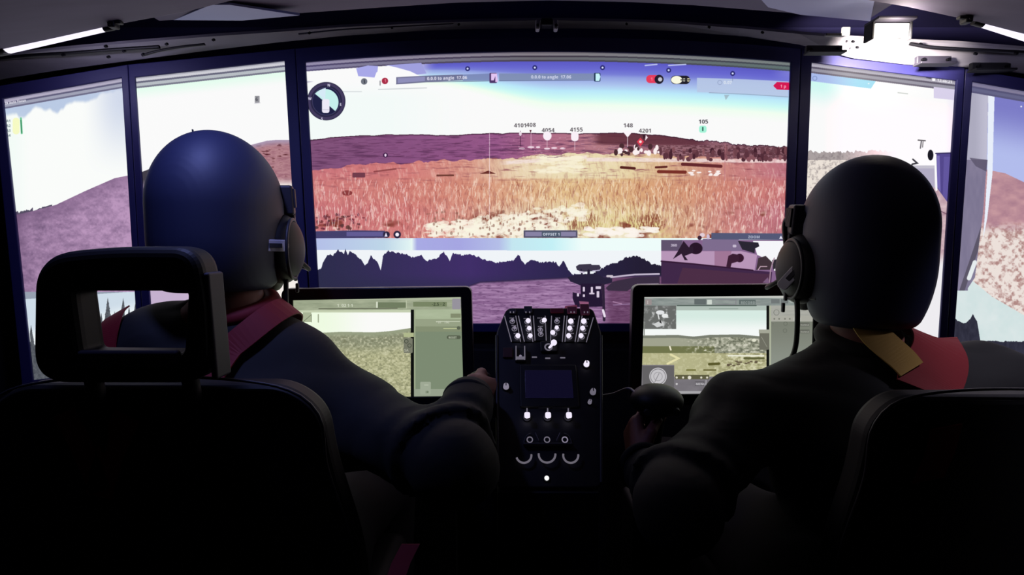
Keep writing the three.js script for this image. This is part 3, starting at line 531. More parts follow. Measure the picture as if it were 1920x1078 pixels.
display({ name: 'wide_display', label: 'large wide middle display showing a grassy plain with a tree line strip below', pl: midPlane, corners: [[574, 118], [1481, 118], [1464, 606], [602, 606]], outer: [[555, 92], [1500, 92], [1478, 622], [586, 622]], arch: (x) => 98 + 19.6 * ((x - 1028) / 453.5) ** 2, L: layout(560, 90, 1495, 612, 2, midPixel, midDraw), W: 1840, H: 1000, light: 0xf0d8e0 });
display({ name: 'side_display', label: 'left inner side display of nearly white sky behind the helmet of the left crew member', pl: leftPlane, corners: [[255, 146], [534, 115], [566, 650], [290, 665]], outer: [[242, 122], [554, 92], [585, 662], [274, 682]], L: layout(240, 105, 580, 680, 2, innerLeftPixel, innerLeftDraw), W: 620, H: 1100, light: 0xf4f4ff });
display({ name: 'side_display', label: 'leftmost side display with a purple hill and small yellow gauge on white sky', pl: farLeftPlane, corners: [[8, 186], [229, 147], [262, 690], [64, 712]], outer: [[-14, 164], [241, 122], [273, 704], [44, 730]], L: layout(0, 140, 280, 720, 2, farLeftPixel, farLeftDraw), W: 520, H: 1200, light: 0xf0e8ff });
display({ name: 'side_display', label: 'right inner side display of white sky behind the helmet of the right crew member', pl: rightPlane, corners: [[1521, 118], [1791, 152], [1757, 660], [1500, 645]], outer: [[1501, 92], [1807, 128], [1771, 678], [1479, 662]], L: layout(1480, 105, 1810, 680, 2, innerRightPixel, innerRightDraw), W: 600, H: 1100, light: 0xf4f4ff });
display({ name: 'side_display', label: 'rightmost side display with a grey pillar, pink hillside and pale deck', pl: farRightPlane, corners: [[1822, 154], [2060, 196], [2010, 740], [1783, 700]], outer: [[1808, 129], [2080, 176], [2028, 760], [1771, 720]], L: layout(1770, 140, 2080, 760, 2, farRightPixel, farRightDraw), W: 520, H: 1200, light: 0xe8e8ff });
const touchPlane = plane(V(0.07, 1.0, -1.15), 0);
display({ name: 'touch_display', label: 'black framed touch display half hidden behind the shoulder of the left crew member', pl: touchPlane, corners: [[550, 563], [864, 557], [869, 742], [555, 746]], outer: [[528, 541], [884, 537], [890, 764], [532, 768]], L: layout(540, 550, 880, 755, 3, touchLeftPixel, touchLeftDraw), W: 960, H: 580, bezelMat: M.touchBezel, round: 0.018, deep: 0.04, proud: 0.004, light: 0xe8f4d8 });
display({ name: 'touch_display', label: 'black framed touch display with a round dial, left of the right crew member', pl: touchPlane, corners: [[1208, 557], [1525, 554], [1520, 736], [1202, 739]], outer: [[1186, 534], [1547, 532], [1541, 758], [1180, 760]], L: layout(1195, 545, 1535, 750, 3, touchRightPixel, touchRightDraw), W: 960, H: 580, bezelMat: M.touchBezel, round: 0.018, deep: 0.04, proud: 0.004, light: 0xe4ece4 });

//@@SHELL
// ---------------------------------------------------------------- the compartment
const X0 = -1.62, X1 = 1.82, ZF = -1.78, ZR = 0.75, HC = 2.0;     // inside faces
struct('floor', moved(new THREE.BoxGeometry(X1 - X0 + 0.2, 0.1, ZR - ZF + 0.2), (X0 + X1) / 2, -0.05, (ZR + ZF) / 2), M.floor);
struct('wall_left', moved(new THREE.BoxGeometry(0.1, HC, ZR - ZF), X0 - 0.05, HC / 2, (ZR + ZF) / 2), M.hullDark);
struct('wall_right', moved(new THREE.BoxGeometry(0.1, HC, ZR - ZF), X1 + 0.05, HC / 2, (ZR + ZF) / 2), M.hullDark);
struct('wall_front', moved(new THREE.BoxGeometry(X1 - X0 + 0.2, HC, 0.1), (X0 + X1) / 2, HC / 2, ZF - 0.05), M.hull);
struct('wall_rear', moved(new THREE.BoxGeometry(X1 - X0 + 0.2, HC, 0.1), (X0 + X1) / 2, HC / 2, ZR + 0.05), M.hullDark);
const ceiling = new THREE.Group(); ceiling.name = 'ceiling'; ceiling.userData.kind = 'structure'; scene.add(ceiling);
part('roof_slab', moved(new THREE.BoxGeometry(X1 - X0 + 0.2, 0.1, ZR - ZF + 0.2), (X0 + X1) / 2, HC + 0.05, (ZR + ZF) / 2), M.hull, ceiling);
// lining panels: a front edge in measured points, drawn back along z
function panelFrom(edge, zBack, thick, mat) {
  const s = new THREE.Shape();
  edge.forEach((p, i) => (i ? s.lineTo(p.x, p.y) : s.moveTo(p.x, p.y)));
  for (let i = edge.length - 1; i >= 0; i--) s.lineTo(edge[i].x, edge[i].y + thick);
  s.closePath();
  const zf = edge[0].z;
  const g = extrude(s, zBack - zf, 0.004).translate(0, 0, zf);
  const p = g.attributes.position, uv = g.attributes.uv;
  for (let i = 0; i < p.count; i++) uv.setXY(i, p.getX(i) * 0.7, p.getZ(i) * 0.7 + p.getY(i) * 0.7);
  return part('lining_panel', g, mat, ceiling);
}
const zSide = -1.2, zMid = -1.34;
const leftEdge = [atZ(-170, 132, zSide), atZ(0, 96, zSide), atZ(215, 48, zSide), atZ(345, 24, zSide), atZ(520, -18, zSide)];
const rightEdge = [atZ(1500, -20, zSide), atZ(1700, 14, zSide), atZ(1830, 42, zSide), atZ(1920, 66, zSide), atZ(2060, 110, zSide)];
panelFrom(leftEdge, ZR, 0.02, M.lining);
panelFrom(rightEdge, ZR, 0.02, M.lining);
panelFrom([atZ(300, 40, zMid), atZ(420, 34, zMid), atZ(560, 26, zMid), atZ(720, 15, zMid), atZ(860, 6, zMid), atZ(1028, 2, zMid), atZ(1180, 5, zMid), atZ(1300, 11, zMid), atZ(1500, 27, zMid), atZ(1625, 38, zMid)], ZR, 0.02, M.lining);
// added plates, pale paint standing for lit patches at the middle lining front corners
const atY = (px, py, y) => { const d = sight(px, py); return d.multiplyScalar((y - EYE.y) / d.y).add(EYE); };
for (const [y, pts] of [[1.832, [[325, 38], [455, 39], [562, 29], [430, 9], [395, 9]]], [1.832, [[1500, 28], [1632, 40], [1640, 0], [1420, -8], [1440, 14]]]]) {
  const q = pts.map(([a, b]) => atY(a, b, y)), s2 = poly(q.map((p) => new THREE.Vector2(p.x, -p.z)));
  part('lit_patch_plate', extrude(s2, 0.006, 0.001).rotateX(-Math.PI / 2).translate(0, y, 0), std(0x9a9fc4, 0.6), ceiling);
}
// a sheet-metal flange that runs across above the displays
function strip(name, rows, mat, thick, parent) {
  // rows: [topPx, topPy, zTop, botPy, zBot]; a folded sheet between a back-top and a front-bottom edge
  const pos = [], idx = [], uv = [], n = rows.length;
  rows.forEach(([px, t, zt, b, zb]) => {
    const a = atZ(px, t, zt), c = atZ(px, b, zb), d = V(0, thick, thick * 0.6);
    for (const p of [a, c, c.clone().add(V(0, thick * 0.3, -thick)), a.clone().add(V(0, thick, -thick * 0.2))]) { pos.push(p.x, p.y, p.z); uv.push(p.x * 1.5, p.y * 1.5); }
  });
  for (let i = 0; i + 1 < n; i++) for (let k = 0; k < 4; k++) { const a = i * 4 + k, b = i * 4 + (k + 1) % 4; idx.push(a, b, b + 4, a, b + 4, a + 4); }
  const e = (n - 1) * 4; idx.push(0, 2, 1, 0, 3, 2, e, e + 1, e + 2, e, e + 2, e + 3);
  const g = new THREE.BufferGeometry(); g.setAttribute('position', new THREE.Float32BufferAttribute(pos, 3)); g.setAttribute('uv', new THREE.Float32BufferAttribute(uv, 2)); g.setIndex(idx);
  const q = g.toNonIndexed(); q.computeVertexNormals();
  return parent ? part(name, q, mat, parent) : struct(name, q, mat);
}
const flangeRows = [[-90, 122, 165], [0, 106, 149], [120, 92, 130], [250, 80, 113], [400, 68, 93], [520, 60, 79], [640, 51, 67], [800, 43, 57], [900, 40, 54], [1025, 38, 53], [1150, 40, 54], [1250, 43, 57], [1400, 54, 68], [1500, 64, 83], [1560, 69, 98], [1600, 72, 109], [1700, 78, 121], [1800, 82, 125], [1920, 92, 138], [2020, 104, 152]];
const flange = new THREE.Group(); flange.name = 'trim_1'; flange.userData.kind = 'structure'; scene.add(flange);
strip('flange_sheet', flangeRows.map(([x, t, b]) => { const e = Math.abs(x - 1025) / 1000, z = -1.5 + 0.12 * Math.min(1, e * e); return [x, t, z + 0.012 + 0.04 * Math.min(1, e * e), b, z]; }), M.flange, 0.008, flange);
const flangeZ = (x) => -1.475 + 0.12 * Math.min(1, ((x - 1025) / 1000) ** 2);
for (const [x, y] of [[198, 88], [312, 84], [118, 104], [203, 108], [232, 97], [268, 103], [400, 76], [580, 63], [735, 53], [860, 47], [1175, 46], [1330, 52], [1430, 62], [1600, 79], [1608, 90], [1830, 102], [1906, 101], [1727, 84]]) {
  const p = atZ(x, y, flangeZ(x) + 0.022 + 0.02 * Math.min(1, ((x - 1025) / 1000) ** 2));
  part('bolt', along(cyl(0.0038, 0.0034, 0.008, 6), p.clone().add(V(0, -0.002, 0.006)), p.clone().add(V(0, 0.006, -0.008))), M.bolt, flange);
}
// wiring along the flange
function cableAlong(pts, r, label, mat = M.cable, dz = 0.03) {
  const w = pts.map(([x, y]) => atZ(x, y, flangeZ(x) + dz));
  const c = w.reduce((a, b) => a.add(b), V(0, 0, 0)).multiplyScalar(1 / w.length);
  const m = part(numbered('cable'), tube(w, r, 60).translate(-c.x, -c.y, -c.z), mat, scene); m.position.copy(c);
  return tag(m, label, 'cable');
}
cableAlong([[-80, 122], [0, 110], [60, 104], [130, 100], [220, 93], [299, 88]], 0.0052, 'thick black cable along the flange under the left strip light');
cableAlong([[266, 104], [300, 95], [340, 88], [384, 83]], 0.0036, 'thin short black cable on the flange above the left inner display');
cableAlong([[1706, 82], [1740, 88], [1800, 92], [1860, 95], [1960, 100]], 0.0046, 'black cable along the flange under the right strip light');
cableAlong([[560, 64], [640, 56], [735, 51], [850, 45]], 0.0026, 'thin grey wire on the flange above the left half of the wide display', M.seatSide, 0.022);
// clamp in the middle of the flange
{
  const p = atZ(1025, 44, -1.44), t = thing('clamp', 'small dark clamp at the middle of the flange above the wide display', 'clamp', p);
  part('block', box(0.034, 0.02, 0.03, 0.005), M.bolt, t);
  for (const s of [-1, 1]) { part('jaw', moved(box(0.012, 0.028, 0.024, 0.004), s * 0.026, -0.006, 0), M.flange, t); part('bolt', cyl(0.005, 0.005, 0.02, 6).rotateX(Math.PI / 2).translate(s * 0.026, -0.012, 0.008), M.bolt, t); }
}
// brackets under the flange on the right
function bracket(px0, px1, py0, py1, label, mat) {
  const a = atZ(px0, py1, -1.4), b = atZ(px1, py0, -1.4), c = a.clone().add(b).multiplyScalar(0.5);
  const t = thing('bracket', label, 'bracket', c), w = b.x - a.x, h = b.y - a.y, dy = (py1 - py0) * 0;
  part('plate', box(w, h, 0.012, 0.003), mat, t);
  part('lip', moved(box(w * 1.04, 0.006, 0.03, 0.002), 0, -h / 2, 0.008), mat, t);
  for (const s of [-1, 1]) part('bolt', cyl(0.0045, 0.0045, 0.012, 6).rotateX(Math.PI / 2).translate(s * w * 0.36, 0, 0.008), M.bolt, t);
}
bracket(1510, 1578, 86, 101, 'dark rectangular bracket above the corner between wide and right displays', M.hullDark);
bracket(1716, 1782, 106, 122, 'grey-brown bracket beside the brightly lit patch of flange', M.seatSide);
bracket(1818, 1893, 118, 134, 'dark bracket under the flange above the rightmost display', M.hullDark);
// strip lights fixed to the front edge of the side panels
function stripLight(a, b, ra, rb, label, fromX) {
  const c = a.clone().add(b).multiplyScalar(0.5), t = thing('strip_light', label, 'light', c);
  const A = a.clone().sub(c), B = b.clone().sub(c), d = B.clone().sub(A).normalize();
  part('tube', rod(A, B, ra, rb, 12), glowing(0xf1ecff, 1.15), t);
  part('channel', along(box(0.02, a.distanceTo(b), 0.012, 0.003), A.clone().add(V(0, 0.022, -0.004)), B.clone().add(V(0, 0.016, -0.004))), M.bolt, t);
  for (const [p, r] of [[A, ra], [B, rb]]) part('end_cap', rod(p.clone().addScaledVector(d, -0.012), p.clone().addScaledVector(d, 0.012), r * 1.15), M.rubber, t);
  const l = new THREE.RectAreaLight(0xddd6ff, 22, a.distanceTo(b) * 0.95, 0.02); l.name = 'strip_light_glow';
  l.position.copy(c).add(V(0, -0.012, -0.012)); l.lookAt(l.position.clone().add(V(0, -0.75, -1))); l.rotateZ(Math.atan2(d.y, Math.abs(d.x)) * (d.x < 0 ? -1 : 1)); scene.add(l);
}
stripLight(atZ(4, 91, -1.205), atZ(205, 53, -1.205), 0.0135, 0.0055, 'white strip light under the edge of the left ceiling panel');
stripLight(atZ(1834, 43, -1.205), atZ(1990, 86, -1.205), 0.007, 0.0135, 'white strip light under the edge of the right ceiling panel');
for (const [x, y, s, label] of [[213, 47, 1, 'black latch at the inner end of the left strip light'], [1812, 38, -1, 'black latch at the inner end of the right strip light'], [14, 78, 1, 'black latch at the outer end of the left strip light']]) {
  const t = thing('latch', label, 'latch', atZ(x, y, -1.19));
  part('body', box(0.018, 0.016, 0.02, 0.004), M.rubber, t); part('lever', moved(box(0.016, 0.008, 0.012, 0.003), 0.016 * s, 0.004, 0.004), M.rubber, t);
  part('pin', cyl(0.004, 0.004, 0.024, 8).rotateX(Math.PI / 2), M.bolt, t);
}
// the work lamp that bleaches a patch of the flange on the right
{
  const c = atZ(1674, 56, -1.24), t = thing('work_lamp', 'bright square work lamp under the ceiling above the right crew member', 'lamp', c);
  part('lens', moved(box(0.084, 0.034, 0.006, 0.002), 0, 0, -0.004), glowing(0xfffaf2, 1.6), t);
  part('reflector', moved(box(0.096, 0.006, 0.05, 0.002), 0, 0.024, -0.01), M.seatSide, t);
  part('body', moved(box(0.07, 0.03, 0.02, 0.004), 0, 0.012, -0.028), M.hullDark, t);
  for (const s of [-1, 1]) part('wing', moved(box(0.006, 0.042, 0.03, 0.002), s * 0.047, 0, -0.016), M.hullDark, t);
  const side = moved(box(0.02, 0.02, 0.006, 0.002), -0.112, -0.001, -0.006);
  part('side_glint', side, glowing(0xfff6ea, 1.2), t);  // small reflection beside the lamp, given a glow of its own
  part('side_bar', moved(box(0.05, 0.006, 0.01, 0.002), -0.135, -0.008, -0.01), M.seatSide, t);
  const s = new THREE.SpotLight(0xfff4e6, 4.5, 0, 0.6, 0.55, 2); s.name = 'work_lamp_beam'; s.castShadow = true; s.shadow.radius = 1;
  s.position.copy(c).add(V(-0.005, -0.03, 0.02)); s.target.position.copy(atZ(1660, 96, -1.4)); scene.add(s, s.target);
  const p = new THREE.PointLight(0xfff0e0, 0.05, 0, 2); p.name = 'work_lamp_spill'; p.position.copy(c).add(V(0, 0.0, 0.02)); p.castShadow = true; scene.add(p);
}
// cabin lamp above and behind the left seat
{
  const c = V(-0.5, 1.79, -0.68), t = thing('cabin_lamp', 'small blue-white round cabin lamp on the ceiling above the left seat', 'lamp', c);
  part('rim', new THREE.TorusGeometry(0.045, 0.008, 10, 32).rotateX(Math.PI / 2), M.bolt, t);
  part('lens', cyl(0.042, 0.036, 0.014, 28).translate(0, -0.002, 0), glowing(0xa9b4ff, 1.0), t);
  const s = new THREE.SpotLight(0x98a4ff, 1.0, 0, 1.15, 1, 2); s.name = 'cabin_lamp_beam'; s.castShadow = true; s.shadow.radius = 2;
  s.position.copy(c).add(V(0, -0.02, 0)); s.target.position.copy(V(-0.585, 1.38, -0.95)); scene.add(s, s.target);
}

// a second, whiter cabin lamp over the right seat
{
  const c = V(1.02, 1.79, -0.5), t = thing('cabin_lamp', 'small white round cabin lamp on the ceiling above the right seat', 'lamp', c);
  part('rim', new THREE.TorusGeometry(0.045, 0.008, 10, 32).rotateX(Math.PI / 2), M.bolt, t);
  part('lens', cyl(0.042, 0.036, 0.014, 28).translate(0, -0.002, 0), glowing(0xf0ecff, 0.8), t);
  const s = new THREE.SpotLight(0xf0e8ff, 1.5, 0, 0.36, 0.9, 2); s.name = 'cabin_lamp_beam'; s.castShadow = true; s.shadow.radius = 2;
  s.position.copy(c).add(V(0, -0.02, 0)); s.target.position.copy(V(0.92, 1.0, -0.86)); scene.add(s, s.target);
}

// ---------------------------------------------------------------- instrument panel under the displays
{
  const t = thing('instrument_panel', 'plain black instrument panel below the wide display', 'panel', V(0.1, 0, -1.58));
  part('face', moved(box(3.0, 0.9, 0.05, 0.01), 0, 0.45, 0.02), M.hullDark, t);
  part('shelf', moved(box(3.0, 0.03, 0.19, 0.01), 0, 0.905, -0.06), M.hullDark, t);
  for (const [x, y] of [[-0.43, 0.99], [0.43, 0.99]]) {
    part('display_arm', rod(V(x, 0.86, 0.03), V(x, y - 0.06, 0.385), 0.02), M.housing, t);
    part('mount_plate', moved(box(0.12, 0.12, 0.008), x, y, 0.381), M.housing, t);
  }
}

// ---------------------------------------------------------------- centre console
const consoleTop = atZ(1028, 575, -1.1), consoleLow = atZ(1028, 905, -0.85);
const leanDeg = -THREE.MathUtils.radToDeg(Math.atan2(consoleTop.z - consoleLow.z, consoleTop.y - consoleLow.y)) ;
const facePlane = plane(consoleTop.clone().add(consoleLow).multiplyScalar(0.5), 0, leanDeg > 0 ? -leanDeg : leanDeg);
const F = (px, py) => onPlane(facePlane, px, py);
const F3 = (px, py, h = 0) => { const q = F(px, py); return V(q.x, q.y, h); };
{
  const t = thing('centre_console', 'tall black centre console with rows of switches given a glow for overhead light between the two crew members', 'console', facePlane.o);
  t.quaternion.setFromRotationMatrix(facePlane.m);
  const inv = new THREE.Matrix4().copy(facePlane.m).setPosition(facePlane.o).invert();
  part('face_plate', extrude(rounded([F(930, 625), F(950, 577), F(1112, 577), F(1128, 625), F(1128, 915), F(932, 915)], 0.014), 0.03, 0.003).translate(0, 0, -0.03), M.console, t);
  // pedestal behind and below, upright in the world
  const bl = F(932, 915), br = F(1128, 915), wA = bl.clone(), toW = (q, h = 0) => V(q.x, q.y, h).applyMatrix4(new THREE.Matrix4().copy(facePlane.m).setPosition(facePlane.o));
  const pw = toW(br).x - toW(bl).x, low = toW(F(1028, 915)), high = toW(F(1028, 582));
  const sh = poly([new THREE.Vector2(-low.z - 0.0, low.y - 0.01), new THREE.Vector2(-low.z - 0.0, 0.002), new THREE.Vector2(-high.z + 0.1, 0.002), new THREE.Vector2(-high.z + 0.1, high.y - 0.04), new THREE.Vector2(-high.z + 0.01, high.y - 0.03)]);
  part('pedestal', extrude(sh, pw * 0.98, 0.004).rotateY(Math.PI / 2).translate(low.x - pw * 0.49, 0, 0).applyMatrix4(inv), M.consoleDark, t);
  for (const [a, b] of [[[933, 905], [931, 630]], [[1127, 905], [1127, 630]]]) part('edge_rail', rod(F3(...a, 0.002), F3(...b, 0.002), 0.0028), M.piping, t);
  // the six columns of toggle switches
  const columns = [
    { q: [[946, 594], [967, 594], [976, 642], [959, 642]], k: [[961, 606, 0.6], [965, 620, 0.6], [971, 635, 1]] },
    { q: [[972, 594], [994, 594], [999, 642], [983, 642]], k: [[990, 607, 1], [992, 621, 0.9], [994, 635, 0.9]] },
    { q: [[1000, 594], [1022, 594], [1024, 640], [1003, 640]], k: [[1020, 606, 1], [1013, 622, 0.4], [1014, 630, 0.4]] },
    { q: [[1034, 594], [1058, 594], [1054, 642], [1032, 640]], k: [[1043, 606, 0.6], [1043, 620, 0.8], [1035.5, 629, 1]] },
    { q: [[1063, 594], [1086, 594], [1078, 642], [1059, 642]], k: [[1069, 608, 1.15], [1067, 621, 1], [1065, 635, 1]] },
    { q: [[1091, 594], [1112, 597], [1099, 643], [1083, 642]], k: [[1093, 608, 1.15], [1091, 621, 1], [1088, 635, 1]] },
  ];
  columns.forEach(({ q, k }, ci) => {
    const sub = new THREE.Group(); sub.name = 'switch_column'; t.add(sub);
    const c = q.map((p) => F(...p));
    part('plate', extrude(poly(c), 0.003, 0.0006).translate(0, 0, 0.0006), M.consoleDark, sub);
    part('outline', [[0, 3], [1, 2]].map(([a, b]) => rod(V(c[a].x, c[a].y, 0.004), V(c[b].x, c[b].y, 0.004), 0.0011, 0.0011, 6)), M.legend, sub);
    k.forEach(([x, y, s], i) => {
      const p = F3(x, y, 0.004), bx = lerp(q[0][0], q[1][0], 0.5) + (q[3][0] - q[0][0]) * (y - 594) / 48, base = F3(lerp(x, bx, 0.4), y - 1.5, 0.003);
      part('toggle_switch', [rod(base, p.clone().add(V(0, 0, 0.009)), 0.0016, 0.0024, 8), new THREE.SphereGeometry(0.0046 * s + 0.0008, 14, 10).translate(p.x, p.y, 0.014)], s > 0.7 ? M.knobGlow : M.knobDim, sub);  // tips glow in place of overhead light on bare toggles
      part('switch_collar', new THREE.TorusGeometry(0.0052, 0.0011, 6, 14).translate(base.x, base.y, 0.0042), M.legend, sub);
      const lx = F3(bx, y - 8, 0.0042);
      part('legend', [-1, 0, 1].map((j) => moved(new THREE.BoxGeometry(0.0026, 0.0022, 0.0008), lx.x + j * 0.0038, lx.y, lx.z)), M.legend, sub);
    });
  });
  // plates above the columns
  for (const [x, y, w, h, mat, lab] of [[961, 585, 13, 9, M.seatSide, 'grey legend plate'], [990, 582, 15, 12, M.seatSide, 'grey legend plate'], [1044, 584, 24, 8, M.redPlate, 'dark red plate'], [1072, 583, 17, 12, M.pinkPlate, 'dusty pink plate'], [1096, 582, 15, 20, M.pinkPlate, 'dusty pink plate'], [952, 663, 18, 18, std(0x3a0710, 0.6), 'dark red guard']]) {
    const a = F(x - w / 2, y + h / 2), b = F(x + w / 2, y - h / 2);
    part('plate', moved(box(b.x - a.x, b.y - a.y, 0.006, 0.0015), (a.x + b.x) / 2, (a.y + b.y) / 2, 0.003), mat, t, lab);
  }
  for (const x of [957, 963, 986, 993, 1070, 1076, 1095, 1101]) { const p = F3(x, 588.5, 0.0075); part('legend', moved(new THREE.BoxGeometry(0.0024, 0.004, 0.001), p.x, p.y, p.z), M.legend, t); }
  // selector in the middle with its bright knob
  const sel = new THREE.Group(); sel.name = 'selector'; t.add(sel);
  { const a = F(1013, 662), b = F(1044, 642); part('surround', moved(box(b.x - a.x, b.y - a.y, 0.008, 0.003), (a.x + b.x) / 2, (a.y + b.y) / 2, 0.004), M.consoleDark, sel); }
  part('ball_knob', [new THREE.SphereGeometry(0.0066, 18, 14).translate(F(1037, 652).x, F(1037, 652).y, 0.024), rod(F3(1029, 655, 0.006), F3(1037, 652, 0.022), 0.0024, 0.003)], M.knobGlow, sel);
  part('collar', new THREE.TorusGeometry(0.0075, 0.0016, 8, 20).translate(F(1028, 654).x, F(1028, 654).y, 0.0085), M.legend, sel);
  // guarded switch on the left
  const gs = new THREE.Group(); gs.name = 'guarded_switch'; t.add(gs);
  { const a = F(966, 680), b = F(985, 652), w = b.x - a.x, h = b.y - a.y, cx = (a.x + b.x) / 2, cy = (a.y + b.y) / 2;
    part('base', moved(box(w, h, 0.006, 0.002), cx, cy, 0.003), M.consoleDark, gs);
    part('guard', [moved(box(0.002, h * 0.8, 0.014, 0.0008), cx - w * 0.42, cy, 0.01), moved(box(0.002, h * 0.8, 0.014, 0.0008), cx + w * 0.42, cy, 0.01), moved(box(w * 0.86, 0.0026, 0.012, 0.0008), cx, cy - h * 0.34, 0.01)], M.legend, gs);
    part('lever', rod(V(cx, cy - h * 0.2, 0.006), V(cx, cy - h * 0.28, 0.016), 0.003), M.knobDim, gs); }
  for (const [x, y] of [[1002, 670], [1027, 672], [1055, 671]]) { const p = F3(x, y, 0.001); part('legend', moved(box(0.011, 0.0032, 0.0014, 0.0006), p.x, p.y, p.z), M.legend, t); }
  // dark middle screen
  const scr = new THREE.Group(); scr.name = 'small_screen'; t.add(scr);
  { const a = F(975, 765), b = F(1080, 685), c1 = F(985, 748), d = F(1071, 696);
    part('frame', moved(box(b.x - a.x, b.y - a.y, 0.006, 0.003), (a.x + b.x) / 2, (a.y + b.y) / 2, 0.002), M.consoleDark, scr);
    part('glass', moved(box(d.x - c1.x, d.y - c1.y, 0.002, 0.0006), (c1.x + d.x) / 2, (c1.y + d.y) / 2, 0.0052), new THREE.MeshPhysicalMaterial({ color: 0x050510, roughness: 0.2, emissive: 0x0d0b22, emissiveIntensity: 1 }), scr); }
  { const p = F3(1052, 767, 0.006), q = F3(1020, 767, 0.006); part('edge_rail', [moved(box(0.036, 0.0014, 0.002, 0.0005), p.x, p.y, p.z), moved(box(0.024, 0.0014, 0.002, 0.0005), q.x, q.y, q.z)], M.piping, t); }
  // round knobs and lower toggles
  const knob = (x, y, r, mat) => { const g = new THREE.Group(); g.name = 'knob'; t.add(g); const p = F3(x, y); part('cap', cyl(r * 0.85, r, 0.012, 18).rotateX(Math.PI / 2).translate(p.x, p.y, 0.008), mat, g); part('skirt', cyl(r * 1.25, r * 1.35, 0.004, 18).rotateX(Math.PI / 2).translate(p.x, p.y, 0.002), M.consoleDark, g); part('pointer', moved(new THREE.BoxGeometry(r * 0.3, r * 0.9, 0.001), p.x, p.y + r * 0.3, 0.0146), M.consoleDark, g); };
  knob(1099, 685, 0.0062, M.knobGlow); knob(949, 727, 0.0062, M.knobDim); knob(1111, 737, 0.0064, M.legend); knob(1105, 756, 0.0042, M.legend);
  for (const x of [988, 1026.5, 1065]) {
    const g = new THREE.Group(); g.name = 'glow_toggle'; t.add(g); const p = F3(x, 785);  // white levers made to glow where light from above would catch them
    part('lever', [rod(V(p.x, p.y + 0.003, 0.002), V(p.x, p.y, 0.02), 0.0032, 0.0044), box(0.0112, 0.0112, 0.008, 0.003).translate(p.x, p.y, 0.02)], M.knobGlow, g);
    part('bat', rod(V(p.x, p.y + 0.008, 0.012), V(p.x, p.y + 0.016, 0.016), 0.0016, 0.0012), M.legend, g);
    part('collar', new THREE.TorusGeometry(0.0075, 0.0014, 6, 16).translate(p.x, p.y + 0.002, 0.002), M.piping, g);
  }
  // rotary bank with its rail, three ring pulls, and a single lamp
  const bank = new THREE.Group(); bank.name = 'rotary_bank'; t.add(bank);
  { const a = F(981, 835), b = F(1072, 835); part('rail', moved(box(b.x - a.x, 0.0028, 0.012, 0.001), (a.x + b.x) / 2, a.y, 0.007), std(0x3c3944, 0.45), bank);
    for (const [x, lit] of [[993, 0], [1025, 0], [1058, 1]]) { const p = F3(x, 828, 0.006); part('dial', [cyl(0.0055, 0.0066, 0.012, 16).rotateX(Math.PI / 2).translate(p.x, p.y, p.z)], M.consoleDark, bank); part('ring', new THREE.TorusGeometry(0.0052, 0.0011, 6, 18).translate(p.x, p.y, 0.0125), lit ? M.knobDim : M.legend, bank); }
    for (const [a0, b0] of [[[1003, 813], [1010, 828]], [[1050, 813], [1043, 828]]]) part('divider', rod(F3(...a0, 0.006), F3(...b0, 0.006), 0.0012), std(0x56525f, 0.4), bank);
    for (const [x0, x1] of [[982, 996], [1057, 1071]]) { const pts = []; for (let i = 0; i <= 8; i++) { const u = i / 8, s = x0 < 1000 ? Math.PI - u * Math.PI / 2 : Math.PI / 2 - u * Math.PI / 2; const cx = x0 < 1000 ? 996 : 1057; pts.push(F3(cx + Math.cos(s) * 14, 834 - Math.sin(s) * 20, 0.004)); } part('hood', tube(pts, 0.001, 16, 6), std(0x45424c, 0.5), bank); } }
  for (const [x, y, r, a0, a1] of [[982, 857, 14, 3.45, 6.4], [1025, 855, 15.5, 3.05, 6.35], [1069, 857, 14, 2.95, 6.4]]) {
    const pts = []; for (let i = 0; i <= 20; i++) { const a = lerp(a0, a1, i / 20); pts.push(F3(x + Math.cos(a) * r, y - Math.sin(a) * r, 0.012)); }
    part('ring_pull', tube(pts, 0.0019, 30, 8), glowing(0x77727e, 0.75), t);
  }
  { const p = F3(1025, 897); part('indicator', new THREE.SphereGeometry(0.0042, 14, 10).translate(p.x, p.y, 0.003), M.led, t); part('indicator_bezel', new THREE.TorusGeometry(0.0055, 0.0014, 6, 18).translate(p.x, p.y, 0.001), M.consoleDark, t); }
}

